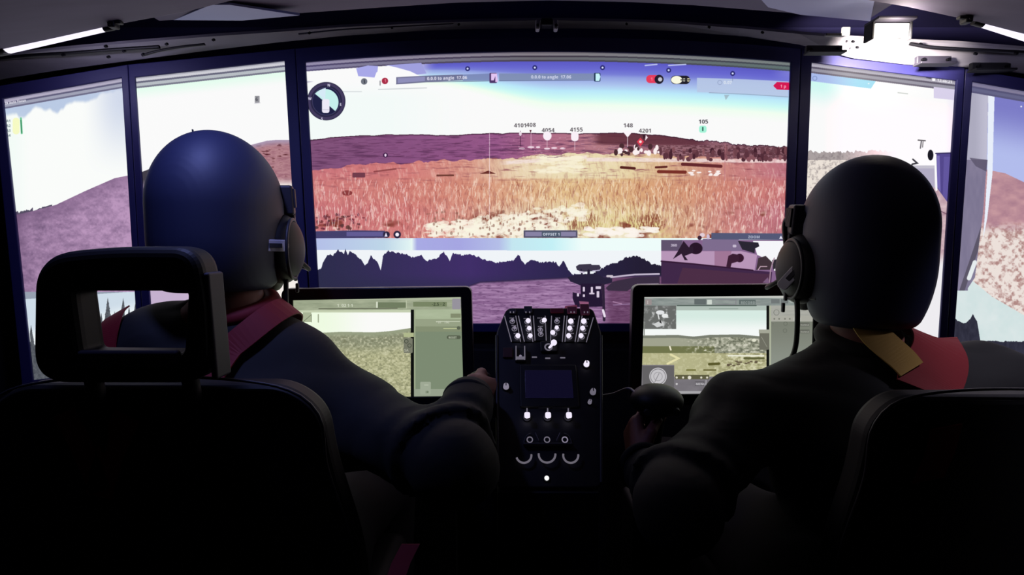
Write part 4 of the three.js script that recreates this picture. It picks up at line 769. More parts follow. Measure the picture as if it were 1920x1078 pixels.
// ---------------------------------------------------------------- seats
function seat(name, label, x, headrest, topPy, zBack, wide = 1) {
  const t = thing(name, label, 'seat', V(x, 0, -0.72));
  const W = (z) => z + 0.72;                                     // world z into the seat's frame
  const yTop = atZ(0, topPy, zBack).y;
  // backrest: bowed slab with side bolsters low down
  const prof = [[-0.29, 0.42], [-0.315, 0.6], [-0.3, 0.78], [-0.262, yTop - 0.12], [-0.252, yTop - 0.04], [-0.2, yTop], [0.2, yTop], [0.252, yTop - 0.04], [0.262, yTop - 0.12], [0.3, 0.78], [0.315, 0.6], [0.29, 0.42]].map(([a, b]) => new THREE.Vector2(a * wide, b));
  part('backrest', extrude(rounded(prof.slice().reverse(), 0.05), 0.045, 0.012, 3).translate(0, 0, W(zBack) - 0.045), M.seat, t);
  const curve = new THREE.CatmullRomCurve3(prof.map((p) => V(p.x * 0.985, p.y - 0.004, W(zBack) + 0.001)), false, 'centripetal');
  part('piping', new THREE.TubeGeometry(curve, 90, 0.0022, 6), M.piping, t);
  part('seat_cushion', moved(box(0.52, 0.11, 0.5, 0.04), 0, 0.425, W(-0.98)), M.seat, t);
  part('base', [moved(box(0.4, 0.06, 0.4, 0.01), 0, 0.34, W(-0.95)), moved(box(0.16, 0.3, 0.22, 0.02), 0, 0.17, W(-0.95)), moved(box(0.42, 0.03, 0.5, 0.01), 0, 0.016, W(-0.95))], M.seatBase, t);
  if (headrest) {
    const zb = -0.645, h = (px, py) => { const p = atZ(px, py, zb); return new THREE.Vector2(p.x - x, p.y); };
    const s = rounded([h(54, 722), h(57, 478), h(200, 462), h(366, 463), h(384, 560), h(392, 722)], 0.05);
    s.holes.push(new THREE.Path(rounded([h(132, 547), h(345, 547), h(338, 664), h(148, 662)], 0.008).getPoints(6).reverse()));
    part('headrest', extrude(s, 0.05, 0.014, 4).translate(0, 0, W(zb) - 0.05), M.seat, t);
    // strip added in paler grey for the lit side; opening ledge paler likewise
    const a = h(374, 512), b = h(392, 716);
    part('lit_side_strip', along(box(0.009, V(a.x, a.y, 0).distanceTo(V(b.x, b.y, 0)), 0.036, 0.004), V(b.x + 0.002, b.y, W(zb) - 0.026), V(a.x + 0.002, a.y, W(zb) - 0.026)), M.seatSide, t);
    const c = h(150, 665), d = h(338, 667);
    part('opening_ledge', moved(box(d.x - c.x, 0.026, 0.012, 0.005), (c.x + d.x) / 2, c.y - 0.006, W(zb) + 0.001), M.seatSide, t);
    for (const px of [-0.07, 0.07]) part('headrest_post', rod(V(px, yTop - 0.1, W(zb) - 0.05), V(px, h(0, 700).y, W(zb) - 0.03), 0.011), M.housing, t);
  }
  return t;
}
const SEAT_L = atZ(222, 600, -0.645).x, SEAT_R = 0.73;
seat('crew_seat', 'black padded crew seat with a square opening in its headrest', SEAT_L, true, 722, -0.69);
seat('crew_seat', 'low black crew seat without headrest behind the crew member with the yellow strap', SEAT_R, false, 744, -0.69, 0.78);

// ---------------------------------------------------------------- crew: smooth bodies from distance fields
function cap(p, a, b, ra, rb) {
  const bx = b.x - a.x, by = b.y - a.y, bz = b.z - a.z, px = p.x - a.x, py = p.y - a.y, pz = p.z - a.z;
  const h = clamp((px * bx + py * by + pz * bz) / (bx * bx + by * by + bz * bz + 1e-9));
  return Math.hypot(px - bx * h, py - by * h, pz - bz * h) - (ra + (rb - ra) * h);
}
const ell = (p, c, r) => { const x = (p.x - c.x) / r.x, y = (p.y - c.y) / r.y, z = (p.z - c.z) / r.z, k = Math.hypot(x, y, z), m = Math.min(r.x, r.y, r.z); return k < 1e-6 ? -m : (k - 1) * m; };
const smin = (a, b, k) => { const h = Math.max(k - Math.abs(a - b), 0) / k; return Math.min(a, b) - h * h * k * 0.25; };
const smax = (a, b, k) => -smin(-a, -b, k);
function surfaceNet(f, lo, hi, cell) {
  const nx = Math.ceil((hi.x - lo.x) / cell) + 1, ny = Math.ceil((hi.y - lo.y) / cell) + 1, nz = Math.ceil((hi.z - lo.z) / cell) + 1;
  const val = new Float32Array(nx * ny * nz), p = V(0, 0, 0), at = (i, j, k) => (k * ny + j) * nx + i;
  for (let k = 0; k < nz; k++) for (let j = 0; j < ny; j++) for (let i = 0; i < nx; i++) val[at(i, j, k)] = f(p.set(lo.x + i * cell, lo.y + j * cell, lo.z + k * cell));
  const id = new Int32Array(nx * ny * nz).fill(-1), pos = [], idx = [];
  const corners = [[0, 0, 0], [1, 0, 0], [0, 1, 0], [1, 1, 0], [0, 0, 1], [1, 0, 1], [0, 1, 1], [1, 1, 1]], edges = [[0, 1], [2, 3], [4, 5], [6, 7], [0, 2], [1, 3], [4, 6], [5, 7], [0, 4], [1, 5], [2, 6], [3, 7]];
  for (let k = 0; k + 1 < nz; k++) for (let j = 0; j + 1 < ny; j++) for (let i = 0; i + 1 < nx; i++) {
    const v = corners.map(([a, b, c]) => val[at(i + a, j + b, k + c)]);
    let neg = 0; for (const q of v) if (q < 0) neg++;
    if (!neg || neg === 8) continue;
    let x = 0, y = 0, z = 0, n = 0;
    for (const [a, b] of edges) if (v[a] < 0 !== v[b] < 0) { const t = v[a] / (v[a] - v[b]), A = corners[a], B = corners[b]; x += A[0] + (B[0] - A[0]) * t; y += A[1] + (B[1] - A[1]) * t; z += A[2] + (B[2] - A[2]) * t; n++; }
    id[at(i, j, k)] = pos.length / 3;
    pos.push(lo.x + (i + x / n) * cell, lo.y + (j + y / n) * cell, lo.z + (k + z / n) * cell);
  }
  const quad = (a, b, c, d, flip) => { if (a < 0 || b < 0 || c < 0 || d < 0) return; flip ? idx.push(a, c, b, a, d, c) : idx.push(a, b, c, a, c, d); };
  for (let k = 1; k + 1 < nz; k++) for (let j = 1; j + 1 < ny; j++) for (let i = 1; i + 1 < nx; i++) {
    const s = val[at(i, j, k)] < 0;
    if (s !== val[at(i + 1, j, k)] < 0) quad(id[at(i, j - 1, k - 1)], id[at(i, j, k - 1)], id[at(i, j, k)], id[at(i, j - 1, k)], !s);
    if (s !== val[at(i, j + 1, k)] < 0) quad(id[at(i - 1, j, k - 1)], id[at(i - 1, j, k)], id[at(i, j, k)], id[at(i, j, k - 1)], !s);
    if (s !== val[at(i, j, k + 1)] < 0) quad(id[at(i - 1, j - 1, k)], id[at(i, j - 1, k)], id[at(i, j, k)], id[at(i - 1, j, k)], !s);
  }
  const g = new THREE.BufferGeometry();
  g.setAttribute('position', new THREE.Float32BufferAttribute(pos, 3)); g.setIndex(idx);
  g.computeVertexNormals();
  return g;
}
function around(points, pad) { const b = new THREE.Box3().setFromPoints(points).expandByScalar(pad); return [b.min, b.max]; }
const mirrorAxes = (o, X, Y, Z) => (p) => { const x = p.x - o.x, y = p.y - o.y, z = p.z - o.z; return V(x * X.x + y * X.y + z * X.z, x * Y.x + y * Y.y + z * Y.z, x * Z.x + y * Z.y + z * Z.z); };

// a hand: wrist at the origin, fingers towards +y, thumb side +x, palm towards -z
const HAND = (() => {
  const bones = [];
  for (const x of [-0.026, -0.009, 0.009, 0.026]) bones.push([V(x * 0.75, 0.004, 0), V(x, 0.078, 0.002), 0.0165, 0.0135]);
  const len = [0.058, 0.074, 0.08, 0.07], fingers = [];
  [-0.0285, -0.0095, 0.0095, 0.0285].forEach((x, i) => {
    let p = V(x, 0.084 - Math.abs(x) * 0.2, 0.002), a = 0.5 + i * 0.03; const f = [];
    [0.46, 0.3, 0.24].forEach((s, j) => { const q = p.clone().add(V(x * 0.06, Math.cos(a) * len[i] * s * 1.15, -Math.sin(a) * len[i] * s * 1.15)); f.push([p, q, 0.0098 - j * 0.0011, 0.0089 - j * 0.0011]); p = q; a += 0.95 - j * 0.12; });
    fingers.push(f);
  });
  fingers.push([[V(0.022, 0.018, -0.006), V(0.044, 0.045, -0.018), 0.0145, 0.0118], [V(0.044, 0.045, -0.018), V(0.043, 0.076, -0.036), 0.0115, 0.0102], [V(0.043, 0.076, -0.036), V(0.03, 0.094, -0.052), 0.01, 0.0084]]);
  return (p) => {
    let d = 1; for (const b of bones) d = smin(d, cap(p, ...b), 0.016);
    for (const f of fingers) { let e = 1; for (const b of f) e = smin(e, cap(p, ...b), 0.004); d = smin(d, e, 0.007); }
    return d;
  };
})();
// a head: centre of the skull at the origin, looking to -z
function headField(p) {
  let d = ell(p, V(0, 0.03, 0.012), V(0.076, 0.095, 0.096));
  d = smin(d, ell(p, V(0, -0.05, -0.03), V(0.058, 0.072, 0.066)), 0.05);
  d = smin(d, cap(p, V(0, -0.098, -0.07), V(0, -0.09, -0.06), 0.018, 0.03), 0.03);                      // chin
  d = smin(d, cap(p, V(0, 0.01, -0.094), V(0, -0.032, -0.116), 0.008, 0.0125), 0.014);                    // nose
  for (const s of [-1, 1]) {
    d = smin(d, cap(p, V(s * 0.012, 0.026, -0.09), V(s * 0.048, 0.022, -0.072), 0.011, 0.009), 0.014);    // brow
    d = smax(d, -ell(p, V(s * 0.03, 0.002, -0.096), V(0.017, 0.011, 0.014)), 0.012);                     // eye socket
    d = smin(d, ell(p, V(s * 0.03, 0.002, -0.079), V(0.0125, 0.0105, 0.0115)), 0.003);                   // eye
    d = smin(d, ell(p, V(s * 0.043, -0.03, -0.07), V(0.022, 0.02, 0.02)), 0.02);                         // cheek
    d = smin(d, ell(p, V(s * 0.078, -0.012, 0.012), V(0.01, 0.031, 0.019)), 0.008);                      // ear
    d = smin(d, cap(p, V(s * 0.008, -0.032, -0.108), V(s * 0.013, -0.034, -0.102), 0.007, 0.006), 0.006); // nostril wing
  }
  d = smin(d, cap(p, V(-0.02, -0.059, -0.096), V(0.02, -0.059, -0.096), 0.006, 0.006), 0.01);
  d = smin(d, cap(p, V(-0.017, -0.07, -0.093), V(0.017, -0.07, -0.093), 0.0065, 0.0065), 0.01);
  return smax(d, -cap(p, V(-0.024, -0.0645, -0.105), V(0.024, -0.0645, -0.105), 0.002, 0.002), 0.003);
}

// one crew member; every joint is a point in the compartment
function crew(J, label) {
  const t = thing('person', label, 'person', V(J.pelvis.x, 0, J.pelvis.z));
  const back = V(0, 0, 0);
  const limbs = (grow) => {
    const g = grow;
    return (p) => {
      let d = smin(cap(p, V(J.pelvis.x - 0.07, J.pelvis.y, J.pelvis.z), V(J.pelvis.x + 0.07, J.pelvis.y, J.pelvis.z), 0.115 + g, 0.115 + g), cap(p, J.pelvis, J.chest, 0.125 + g, 0.12 + g), 0.1);
      d = smin(d, cap(p, V(J.chest.x - 0.085, J.chest.y, J.chest.z), V(J.chest.x + 0.085, J.chest.y, J.chest.z), 0.112 + g, 0.112 + g), 0.1);
      for (const s of ['L', 'R']) {
        d = smin(d, cap(p, J.neck, J['trap' + s], 0.058 + g * 0.7, 0.052 + g), 0.05);
        d = smin(d, cap(p, J['trap' + s], J['shoulder' + s], 0.05 + g, 0.058 + g * 1.15), 0.06);
        d = smin(d, cap(p, J['shoulder' + s], J['elbow' + s], 0.054 + g * 1.15, 0.042 + g), 0.05);
      }
      return d;
    };
  };
  const forearms = (p, g, stop) => {
    let d = 1;
    for (const s of ['L', 'R']) d = Math.min(d, cap(p, J['elbow' + s], J['elbow' + s].clone().lerp(J['wrist' + s], stop), 0.042 + g, lerp(0.042, 0.028, stop) + g * 0.9));
    return d;
  };
  const legs = (p, g) => {
    let d = 1;
    for (const s of ['L', 'R']) d = Math.min(d, smin(cap(p, J['hip' + s], J['knee' + s], 0.082 + g, 0.055 + g), cap(p, J['knee' + s], J['ankle' + s], 0.053 + g, 0.037 + g), 0.04));
    return d;
  };
  const trunk = limbs(0);
  const bodyField = (p) => {
    let d = smin(trunk(p), forearms(p, 0, 1), 0.035);
    d = smin(d, legs(p, 0), 0.06);
    return smin(d, cap(p, J.neck, J.head, 0.056, 0.052), 0.03);
  };
  const [lo, hi] = around([J.head, J.ankleL, J.ankleR, J.elbowL, J.elbowR, J.wristL, J.wristR, J.kneeL, J.kneeR, J.pelvis], 0.17);
  const pieces = [surfaceNet(bodyField, lo, V(hi.x, J.head.y + 0.02, hi.z), 0.016)];
  // head and hands on finer grids, joined into the same skin
  const turn = new THREE.Matrix4().makeRotationFromEuler(new THREE.Euler(J.nod ?? 0, J.yaw, 0, 'YXZ'));
  pieces.push(surfaceNet(headField, V(-0.11, -0.14, -0.15), V(0.11, 0.14, 0.13), 0.0045).applyMatrix4(turn.clone().setPosition(J.head)));
  for (const [s, thumb, dir] of [['L', J.thumbL, J.pointL], ['R', J.thumbR, J.pointR]]) {
    const w = J['wrist' + s], Y = dir.clone().normalize(), X = thumb.clone().addScaledVector(Y, -thumb.dot(Y)).normalize();
    const Z = new THREE.Vector3().crossVectors(X, Y).multiplyScalar(s === 'L' ? 1 : -1);
    const local = mirrorAxes(w, X, Y, Z), mid = w.clone().addScaledVector(Y, 0.07).addScaledVector(Z, -0.03);
    pieces.push(surfaceNet((p) => HAND(local(p)), mid.clone().subScalar(0.115), mid.clone().addScalar(0.115), 0.004));
    J['palm' + s] = w.clone().addScaledVector(Y, 0.074).addScaledVector(Z, -0.042);
  }
  worldPart('body', pieces, M.skin, t);
  // eyes
  // jacket with folds; open at the neck and cuffs
  const shell = limbs(0.024);
  const fold = (p) => {
    let w = 0.004 * Math.sin(p.y * 60 + 5 * n3(p.x * 9, p.y * 4, p.z * 9)) * n3(p.x * 7 + 3, p.y * 7, p.z * 7) + 0.012 * (n3(p.x * 15, p.y * 22, p.z * 15) - 0.5);
    for (const s of ['L', 'R']) { const e = J['elbow' + s], r = Math.hypot(p.x - e.x, p.y - e.y, p.z - e.z); if (r < 0.16) w += 0.012 * Math.sin(r * 150 + 4 * n3(p.x * 12, p.y * 12, p.z * 12)) * smooth(0.16, 0.05, r); }
    w += 0.006 * Math.pow(1 - Math.abs(2 * n3(p.x * 11 + 2, p.y * 13, p.z * 11) - 1), 3);
    return w;
  };
  const jacketField = (p) => {
    let d = smin(shell(p), forearms(p, 0.0185, 0.86), 0.045);
    d += fold(p);
    d = Math.max(d, J.pelvis.y - 0.06 - p.y);                                                      // hem
    return smax(d, -(cap(p, V(J.neck.x, J.neck.y + 0.02, J.neck.z), V(J.neck.x, J.neck.y + 0.3, J.neck.z), 0.066, 0.09)), 0.02);
  };
  const [jl, jh] = around([J.neck, J.trapL, J.trapR, J.elbowL, J.elbowR, J.wristL, J.wristR, J.shoulderL, J.shoulderR, V(J.chest.x, J.pelvis.y, J.chest.z + 0.1), V(J.chest.x, J.pelvis.y, J.chest.z - 0.1)], 0.12);
  jl.y = J.pelvis.y - 0.08;
  const jacket = worldPart('jacket', surfaceNet(jacketField, jl, jh, 0.0095), M.jacket, t);
  const ring = (c, n, r, th) => { const q = new THREE.Quaternion().setFromUnitVectors(V(0, 0, 1), n.clone().normalize()); return new THREE.TorusGeometry(r, th, 10, 36).applyQuaternion(q).translate(c.x, c.y, c.z); };
  for (const s of ['L', 'R']) { const d = J['wrist' + s].clone().sub(J['elbow' + s]); worldPart('cuff', ring(J['elbow' + s].clone().addScaledVector(d, 0.85), d, 0.044, 0.007), M.jacket, jacket); }
  worldPart('collar', ring(V(J.neck.x, J.neck.y + 0.034, J.neck.z), V(0, 1, 0.25), 0.07, 0.019), J.collar ?? M.jacket, jacket);
  // trousers and boots
  const trouserField = (p) => { let d = smin(legs(p, 0.026), cap(p, V(J.hipL.x, J.hipL.y, J.hipL.z + 0.03), V(J.hipR.x, J.hipR.y, J.hipR.z + 0.03), 0.15, 0.15), 0.09) - 0.004 + 0.008 * (n3(p.x * 13, p.y * 16, p.z * 13) - 0.5); d = Math.max(d, J.ankleL.y + 0.07 - p.y); return Math.max(d, p.y - J.pelvis.y - 0.12); };
  const [tl, th] = around([J.hipL, J.hipR, J.kneeL, J.kneeR, J.ankleL, J.ankleR, J.pelvis], 0.16);
  worldPart('trousers', surfaceNet(trouserField, tl, th, 0.014), M.trousers, t);
  for (const s of ['L', 'R']) {
    const a = J['ankle' + s], toe = V(a.x, 0.045, a.z - 0.17), f = (p) => { let d = smin(cap(p, V(a.x, 0.2, a.z), V(a.x, 0.06, a.z), 0.056, 0.052), cap(p, V(a.x, 0.05, a.z + 0.02), toe, 0.048, 0.044), 0.03); d = smin(d, cap(p, V(a.x, 0.02, a.z + 0.02), V(toe.x, 0.018, toe.z), 0.05, 0.046), 0.01); return Math.max(d, 0.004 - p.y, p.y - 0.22); };
    worldPart('boot', surfaceNet(f, V(a.x - 0.09, -0.02, a.z - 0.27), V(a.x + 0.09, 0.26, a.z + 0.12), 0.008), M.boots, t);
  }
  // helmet
  const H = new THREE.Group(); H.name = 'helmet'; t.add(H);
  H.applyMatrix4(turn.clone().setPosition(J.head.clone().sub(t.position)));
  const S = J.helmet, sgn = J.side;
  const shellF = (p) => {
    const e = Math.hypot(p.x / S.x, Math.max(0, p.y - 0.0) / S.y + Math.max(0, -0.06 - p.y) / 0.2, p.z / S.z) - 1;
    let d = e * 0.125;
    d = smax(d, -S.low - p.y + 0.5 * Math.max(0, -p.z - 0.02), 0.02);                                  // lower rim, nape lower than brow
    const face = Math.max(Math.abs(p.x) - 0.088, p.y - 0.032, p.z + 0.045);                           // face opening
    d = smax(d, -face, 0.02);
    return d;
  };
  const helmetShell = part('shell', surfaceNet(shellF, V(-0.19, -S.low - 0.03, -0.21), V(0.19, 0.2, 0.21), 0.0065), M.helmet, H);
  // rounded rim edge
  for (const s of [-1, 1]) {
    // ribbed goggle-strap clip
    const c = V(s * (S.x * Math.sqrt(1 - (0.08 / S.z) ** 2) + 0.003), 0.026, -0.08), base = moved(box(0.03, 0.062, 0.05, 0.006), 0, 0, 0).rotateY(s * 0.42).rotateX(0.12).translate(c.x, c.y, c.z);
    part('strap_clip', base, M.helmetClip, H, 'ribbed dark grey clip');
    for (let i = 0; i < 7; i++) part('clip_rib', box(0.004, 0.04, 0.0036, 0.0014).translate(s * 0.0165, 0.004, -0.02 + i * 0.0066).rotateY(s * 0.42).rotateX(0.12).translate(c.x, c.y, c.z), M.helmetClip, H);
    part('clip_foot', box(0.02, 0.018, 0.03, 0.005).translate(s * 0.006, -0.038, -0.012).rotateY(s * 0.42).translate(c.x, c.y, c.z), M.helmetClip, H);
    // ear cup with its cushion, ring and pale tag
    const e = V(s * (S.x * 0.9 - 0.004), -0.078, -0.05);
    const cup = new THREE.SphereGeometry(0.066, 28, 20).scale(0.6, 1.1, 0.92).translate(e.x, e.y, e.z);
    part('ear_cup', cup, M.helmetTrim, H);
    part('ear_cup_ring', new THREE.TorusGeometry(0.053, 0.0035, 8, 40).scale(1, 1.15, 1).rotateY(Math.PI / 2).rotateY(s * 0.25).translate(e.x + s * 0.024, e.y, e.z), M.piping, H);
    const tg = rounded([[-0.032, -0.0115], [0.032, -0.0115], [0.032, 0.0115], [-0.032, 0.0115]].map(([a, b]) => new THREE.Vector2(a, b)), 0.0104);
    const tagM = new THREE.Matrix4().makeRotationFromEuler(new THREE.Euler(0, s * Math.PI / 2 - s * 0.55, 0)).multiply(new THREE.Matrix4().makeRotationZ(J.tagTurn * s)).setPosition(e.x + s * (J.tagOut ?? 0.034), e.y + J.tagDrop, e.z + (J.tagBack ?? 0.01));
    part('tag', extrude(tg, 0.005, 0.0015).applyMatrix4(tagM), M.paleTag, H, 'pale rounded tag');
    part('tag_slot', box(0.026, 0.009, 0.002, 0.0008).translate(0.004, 0, 0.0056).applyMatrix4(tagM), M.tagInk, H);
    part('jaw_flap', surfaceNet((p) => Math.max(cap(p, V(s * 0.088, -0.09, -0.04), V(s * 0.055, -0.15, -0.085), 0.03, 0.02), Math.abs(p.x - s * 0.09 + s * 0.0) - 0.05), V(s * 0.08 - 0.08, -0.19, -0.13), V(s * 0.08 + 0.08, -0.04, 0.01), 0.006), M.helmetTrim, H);
    // chin strap and its buckle
    part('chin_strap', ribbon([V(s * 0.1, -0.1, 0.0), V(s * 0.085, -0.14, -0.03), V(s * 0.05, -0.165, -0.066), V(0, -0.172, -0.078)], [0, 1, 2, 3].map(() => V(0, 0.4, -0.9).normalize()), [V(s, 0, 0), V(s, -0.4, 0).normalize(), V(s * 0.6, -1, 0).normalize(), V(0, -1, 0)], 0.018, 0.003), M.helmetTrim, H);
    part('strap_buckle', box(0.006, 0.02, 0.024, 0.002).translate(s * 0.097, -0.128, -0.01), M.helmetClip, H);
  }
  part('brow_trim', tube([V(-0.098, -0.04, -0.09), V(-0.09, 0.02, -0.11), V(-0.05, 0.036, -0.142), V(0, 0.04, -0.152), V(0.05, 0.036, -0.142), V(0.09, 0.02, -0.11), V(0.098, -0.04, -0.09)], 0.005, 50, 8), M.helmetTrim, H);
  if (J.hook) part('strap_hook', rod(V(-0.046, S.y * 0.9, 0), V(-0.05, S.y * 0.9 + 0.02, 0), 0.003, 0.0015), M.helmetTrim, H);
  // boom microphone on the side that is seen
  part('microphone_boom', tube([V(sgn * 0.115, -0.1, -0.08), V(sgn * 0.118, -0.122, -0.12), V(sgn * 0.09, -0.118, -0.15), V(sgn * 0.05, -0.108, -0.155)], 0.0045, 30, 8), M.helmetTrim, H);
  part('microphone', new THREE.SphereGeometry(0.013, 16, 12).scale(1.5, 0.9, 0.9).translate(sgn * 0.04, -0.106, -0.155), M.rubber, H);
  part('headset_cable', tube([V(sgn * 0.108, -0.13, -0.04), V(sgn * 0.112, -0.18, -0.03), V(sgn * 0.1, -0.25, -0.05), V(sgn * 0.09, -0.31, -0.1)], 0.005, 40, 8), M.cable, H);
  for (const [y, z] of [[-0.135, -0.06], [-0.16, -0.066]]) part('strap_end', box(0.006, 0.02, 0.007, 0.002).translate(sgn * 0.118, y, z), M.helmetClip, H);
  t.updateWorldMatrix(true, true);
  const smoothField = (p) => Math.max(smin(shell(p), forearms(p, 0.0185, 0.86), 0.045), -1);
  return { t, jacketField: smoothField };
}
// straps that lie on a jacket
function onCloth(field, p, out) {
  const e = 0.004, q = p.clone(), n = V(0, 1, 0);
  for (let i = 0; i < 24; i++) {
    n.set(field(V(q.x + e, q.y, q.z)) - field(V(q.x - e, q.y, q.z)), field(V(q.x, q.y + e, q.z)) - field(V(q.x, q.y - e, q.z)), field(V(q.x, q.y, q.z + e)) - field(V(q.x, q.y, q.z - e))).normalize();
    q.addScaledVector(n, -(field(q) - out) * 0.7);
  }
  return [q, n.clone()];
}
function strapOn(field, pts, w, out = 0.012, th = 0.003) {
  const c = new THREE.CatmullRomCurve3(pts), P = [], N = [], S = [];
  for (let i = 0; i <= 30; i++) { const [q, n] = onCloth(field, c.getPoint(i / 30), out); P.push(q); N.push(n); }
  for (let k = 0; k < 3; k++) for (let i = 1; i < 30; i++) N[i].add(N[i - 1]).add(N[i + 1]).normalize();
  for (let i = 0; i <= 30; i++) { const d = P[Math.min(30, i + 1)].clone().sub(P[Math.max(0, i - 1)]).normalize(); S.push(new THREE.Vector3().crossVectors(d, N[i]).normalize()); }
  return ribbon(P, S, N, w, th);
}
const hx = (px, py, z) => atZ(px, py, z);
const headL = hx(413, 392, -0.96), headR = hx(1620, 432, -0.96);
const LEFT = {
  pelvis: V(headL.x + 0.03, 0.59, -0.9), chest: V(headL.x + 0.03, 0.9, -0.93), neck: V(headL.x + 0.02, 1.085, -0.95), head: headL, yaw: -0.05, nod: -0.03, side: 1,
  trapL: V(headL.x - 0.12, 1.04, -0.95), trapR: hx(548, 694, -0.95), shoulderL: V(headL.x - 0.2, 0.985, -0.94), shoulderR: hx(668, 788, -0.94),
  elbowL: V(headL.x - 0.27, 0.75, -0.99), elbowR: hx(852, 872, -0.75), wristL: V(headL.x - 0.16, 0.74, -1.16), wristR: hx(882, 733, -0.93),
  thumbL: V(0.3, 1, 0), pointL: V(0.5, 0.1, -0.8), thumbR: V(-0.1, 1, -0.1), pointR: V(0.5, -0.35, -0.6),
  hipL: V(headL.x - 0.07, 0.57, -0.9), hipR: V(headL.x + 0.13, 0.57, -0.9), kneeL: V(headL.x - 0.12, 0.6, -1.3), kneeR: V(headL.x + 0.22, 0.6, -1.3), ankleL: V(headL.x - 0.12, 0.1, -1.28), ankleR: V(headL.x + 0.22, 0.1, -1.28),
  helmet: { x: 0.111, y: 0.15, z: 0.135, low: 0.16 }, tagTurn: 0.0, tagDrop: 0.006, tagBack: 0.062, tagOut: 0.014, collar: M.strapRed, hook: true,
};
const RIGHT = {
  pelvis: V(headR.x + 0.03, 0.59, -0.9), chest: V(headR.x + 0.03, 0.86, -0.93), neck: V(headR.x + 0.01, 1.015, -0.95), head: headR, yaw: 0.12, nod: -0.02, side: -1,
  trapL: hx(1508, 755, -0.95), trapR: V(headR.x + 0.14, 0.945, -0.94), shoulderL: hx(1392, 782, -0.94), shoulderR: V(headR.x + 0.24, 0.955, -0.93),
  elbowL: hx(1268, 950, -0.75), elbowR: V(headR.x + 0.32, 0.75, -0.95), wristL: hx(1198, 866, -0.945), wristR: V(headR.x + 0.18, 0.74, -1.15),
  thumbL: V(0.15, 1, 0.5), pointL: V(0.05, 0.42, -0.6), thumbR: V(-0.3, 1, 0), pointR: V(-0.5, 0.1, -0.8),
  hipL: V(headR.x - 0.1, 0.57, -0.9), hipR: V(headR.x + 0.1, 0.57, -0.9), kneeL: V(headR.x - 0.26, 0.6, -1.3), kneeR: V(headR.x + 0.14, 0.6, -1.3), ankleL: V(headR.x - 0.24, 0.1, -1.28), ankleR: V(headR.x + 0.14, 0.1, -1.28),
  helmet: { x: 0.107, y: 0.146, z: 0.122, low: 0.19 }, tagTurn: -0.9, tagDrop: -0.014, tagBack: 0.016,
};
const left = crew(LEFT, 'person in dark jacket, helmet and red collar sitting in the seat with a headrest');
const right = crew(RIGHT, 'person in dark jacket and helmet wearing a red and yellow strap over one shoulder');

// ---------------------------------------------------------------- harness straps
{
  const t = thing('harness', 'dark red harness webbing on the seat with a headrest and its occupant', 'harness', V(SEAT_L, 0, -0.7));
  const nx = LEFT.neck;
  worldPart('shoulder_strap', strapOn(left.jacketField, [hx(246, 606, -0.93), hx(222, 622, -0.89), hx(202, 655, -0.86), hx(192, 700, -0.83)], 0.046, 0.009), M.strapRed, t);
  worldPart('shoulder_strap', strapOn(left.jacketField, [V(nx.x + 0.066, 1.06, -1.02), V(nx.x + 0.068, 1.08, -0.96), V(nx.x + 0.055, 1.05, -0.89), V(nx.x + 0.03, 0.96, -0.82)], 0.046), M.strapRed, t);
  const z = -0.686, flat = (pts, w) => { const P = pts.map(([x, y]) => atZ(x, y, z)), c = new THREE.CatmullRomCurve3(P), Q = c.getPoints(12); return ribbon(Q, Q.map((_, i) => { const d = Q[Math.min(12, i + 1)].clone().sub(Q[Math.max(0, i - 1)]).normalize(); return V(d.y, -d.x, 0); }), Q.map(() => V(0, 0, 1)), w, 0.003); };
  worldPart('back_strap', flat([[122, 772], [138, 805], [160, 850], [190, 920]], 0.034), M.strapRed, t);
  worldPart('back_strap', flat([[240, 780], [216, 830], [198, 880], [186, 930]], 0.04), M.strapRed, t);
  const lap = [hx(770, 1020, -0.74), hx(752, 1055, -0.72), hx(740, 1090, -0.7)];
  worldPart('lap_strap', ribbon(lap, lap.map(() => V(1, 0, 0)), lap.map(() => V(0, 0.3, 1).normalize()), 0.03, 0.004), M.strapRed, t);
}
{
  const t = thing('harness', 'red and yellow harness webbing over the shoulder of the right crew member', 'harness', V(SEAT_R, 0, -0.7));
  worldPart('shoulder_strap', strapOn(right.jacketField, [hx(1735, 640, -0.98), hx(1735, 655, -0.93), hx(1733, 700, -0.86), hx(1732, 745, -0.82)], 0.1), M.strapRed, t);
  worldPart('neck_strap', strapOn(right.jacketField, [hx(1606, 622, -0.97), hx(1634, 646, -0.9), hx(1676, 682, -0.865), hx(1690, 700, -0.855)], 0.052, 0.017), M.strapYellow, t, 'faded yellow strap');
  const z = -0.686, P = [[1775, 800], [1762, 850], [1740, 900]].map(([x, y]) => atZ(x, y, z));
  worldPart('back_strap', ribbon(P, P.map(() => V(1, 0.2, 0).normalize()), P.map(() => V(0, 0, 1)), 0.045, 0.003), M.strapRed, t);
}

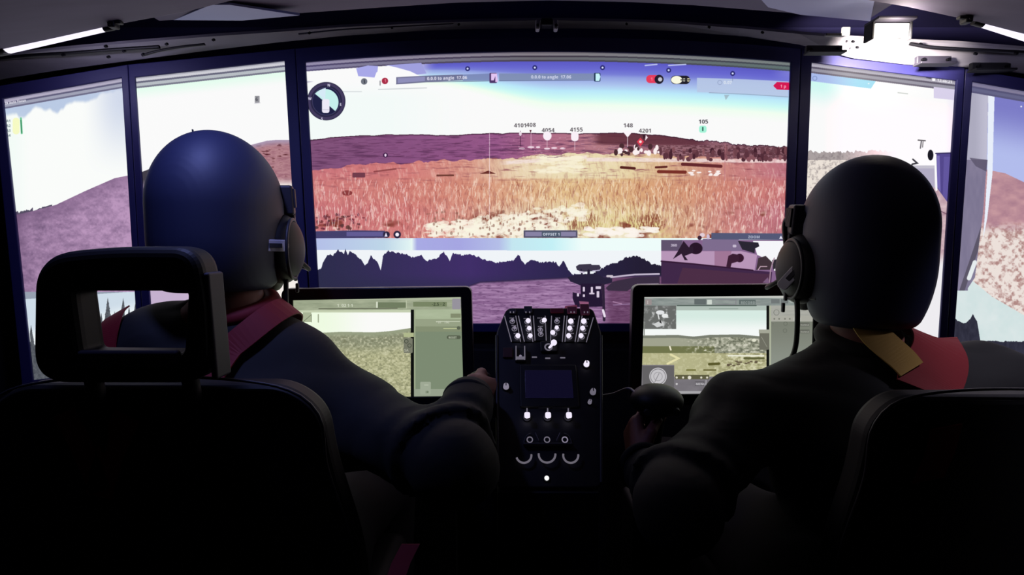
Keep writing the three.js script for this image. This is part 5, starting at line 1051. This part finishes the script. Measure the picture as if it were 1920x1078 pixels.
// ---------------------------------------------------------------- control sticks in their hands
function stick(label, palm, lean, domeR, foot, light, rise = 0.062) {
  const t = thing('control_stick', label, 'control stick', V(foot.x, 0, foot.z));
  const inv = (p) => p.clone().sub(t.position), up = lean.clone().normalize();
  const head = palm.clone().addScaledVector(up, rise);
  part('pedestal', [moved(box(0.09, Math.max(0.1, foot.y - 0.02), 0.12, 0.012), 0, Math.max(0.1, foot.y - 0.02) / 2, 0)], M.housing, t);
  part('boot', new THREE.CylinderGeometry(0.018, 0.036, 0.04, 20).translate(0, foot.y, 0), M.rubber, t);
  part('shaft', rod(V(0, foot.y, 0), inv(palm.clone().addScaledVector(up, -0.045)), 0.01), M.housing, t);
  part('grip', rod(inv(palm.clone().addScaledVector(up, -0.055)), inv(head), 0.017, 0.021), M.grip, t);
  const dome = new THREE.SphereGeometry(domeR, 30, 20).scale(1, 0.62, 0.85).translate(0, domeR * 0.25, 0), h = inv(head);
  part('head', dome.translate(h.x, h.y, h.z), M.grip, t);
  part('thumb_button', cyl(0.006, 0.007, 0.006, 14).rotateX(Math.PI / 2).translate(h.x - domeR * 0.55, h.y + 0.002, h.z + domeR * 0.72), light, t);
  part('hat_switch', cyl(0.007, 0.009, 0.01, 14).rotateX(Math.PI / 2).translate(h.x + domeR * 0.5, h.y + 0.004, h.z + domeR * 0.75), M.consoleDark, t);
  return head;
}
const headStickR = stick('black domed control stick gripped by the person with the yellow strap', RIGHT.palmL, V(0.04, 1, 0.12), 0.056, V(RIGHT.palmL.x - 0.005, 0.7, RIGHT.palmL.z - 0.01), M.helmetClip);
stick('black control stick gripped by the person in the seat with a headrest', LEFT.palmR, V(0.12, 1, -0.3), 0.024, V(LEFT.palmR.x, 0.76, LEFT.palmR.z), M.legend, 0.034);
{
  const a = atZ(1128, 742, -1.06), b = headStickR.clone().add(V(-0.045, 0.03, 0)), c = a.clone().add(b).multiplyScalar(0.5);
  const m = part(numbered('cable'), tube([a, atZ(1150, 738, -1.05), atZ(1178, 728, -1.03), b].map((p) => p.sub(c)), 0.0026, 30), M.cablePale, scene);
  m.position.copy(c); tag(m, 'pale cable from the centre console to the domed control stick', 'cable');
}

scene.traverse((o) => { if (o.isMesh) o.castShadow = o.receiveShadow = true; });
renderer.render(scene, camera);
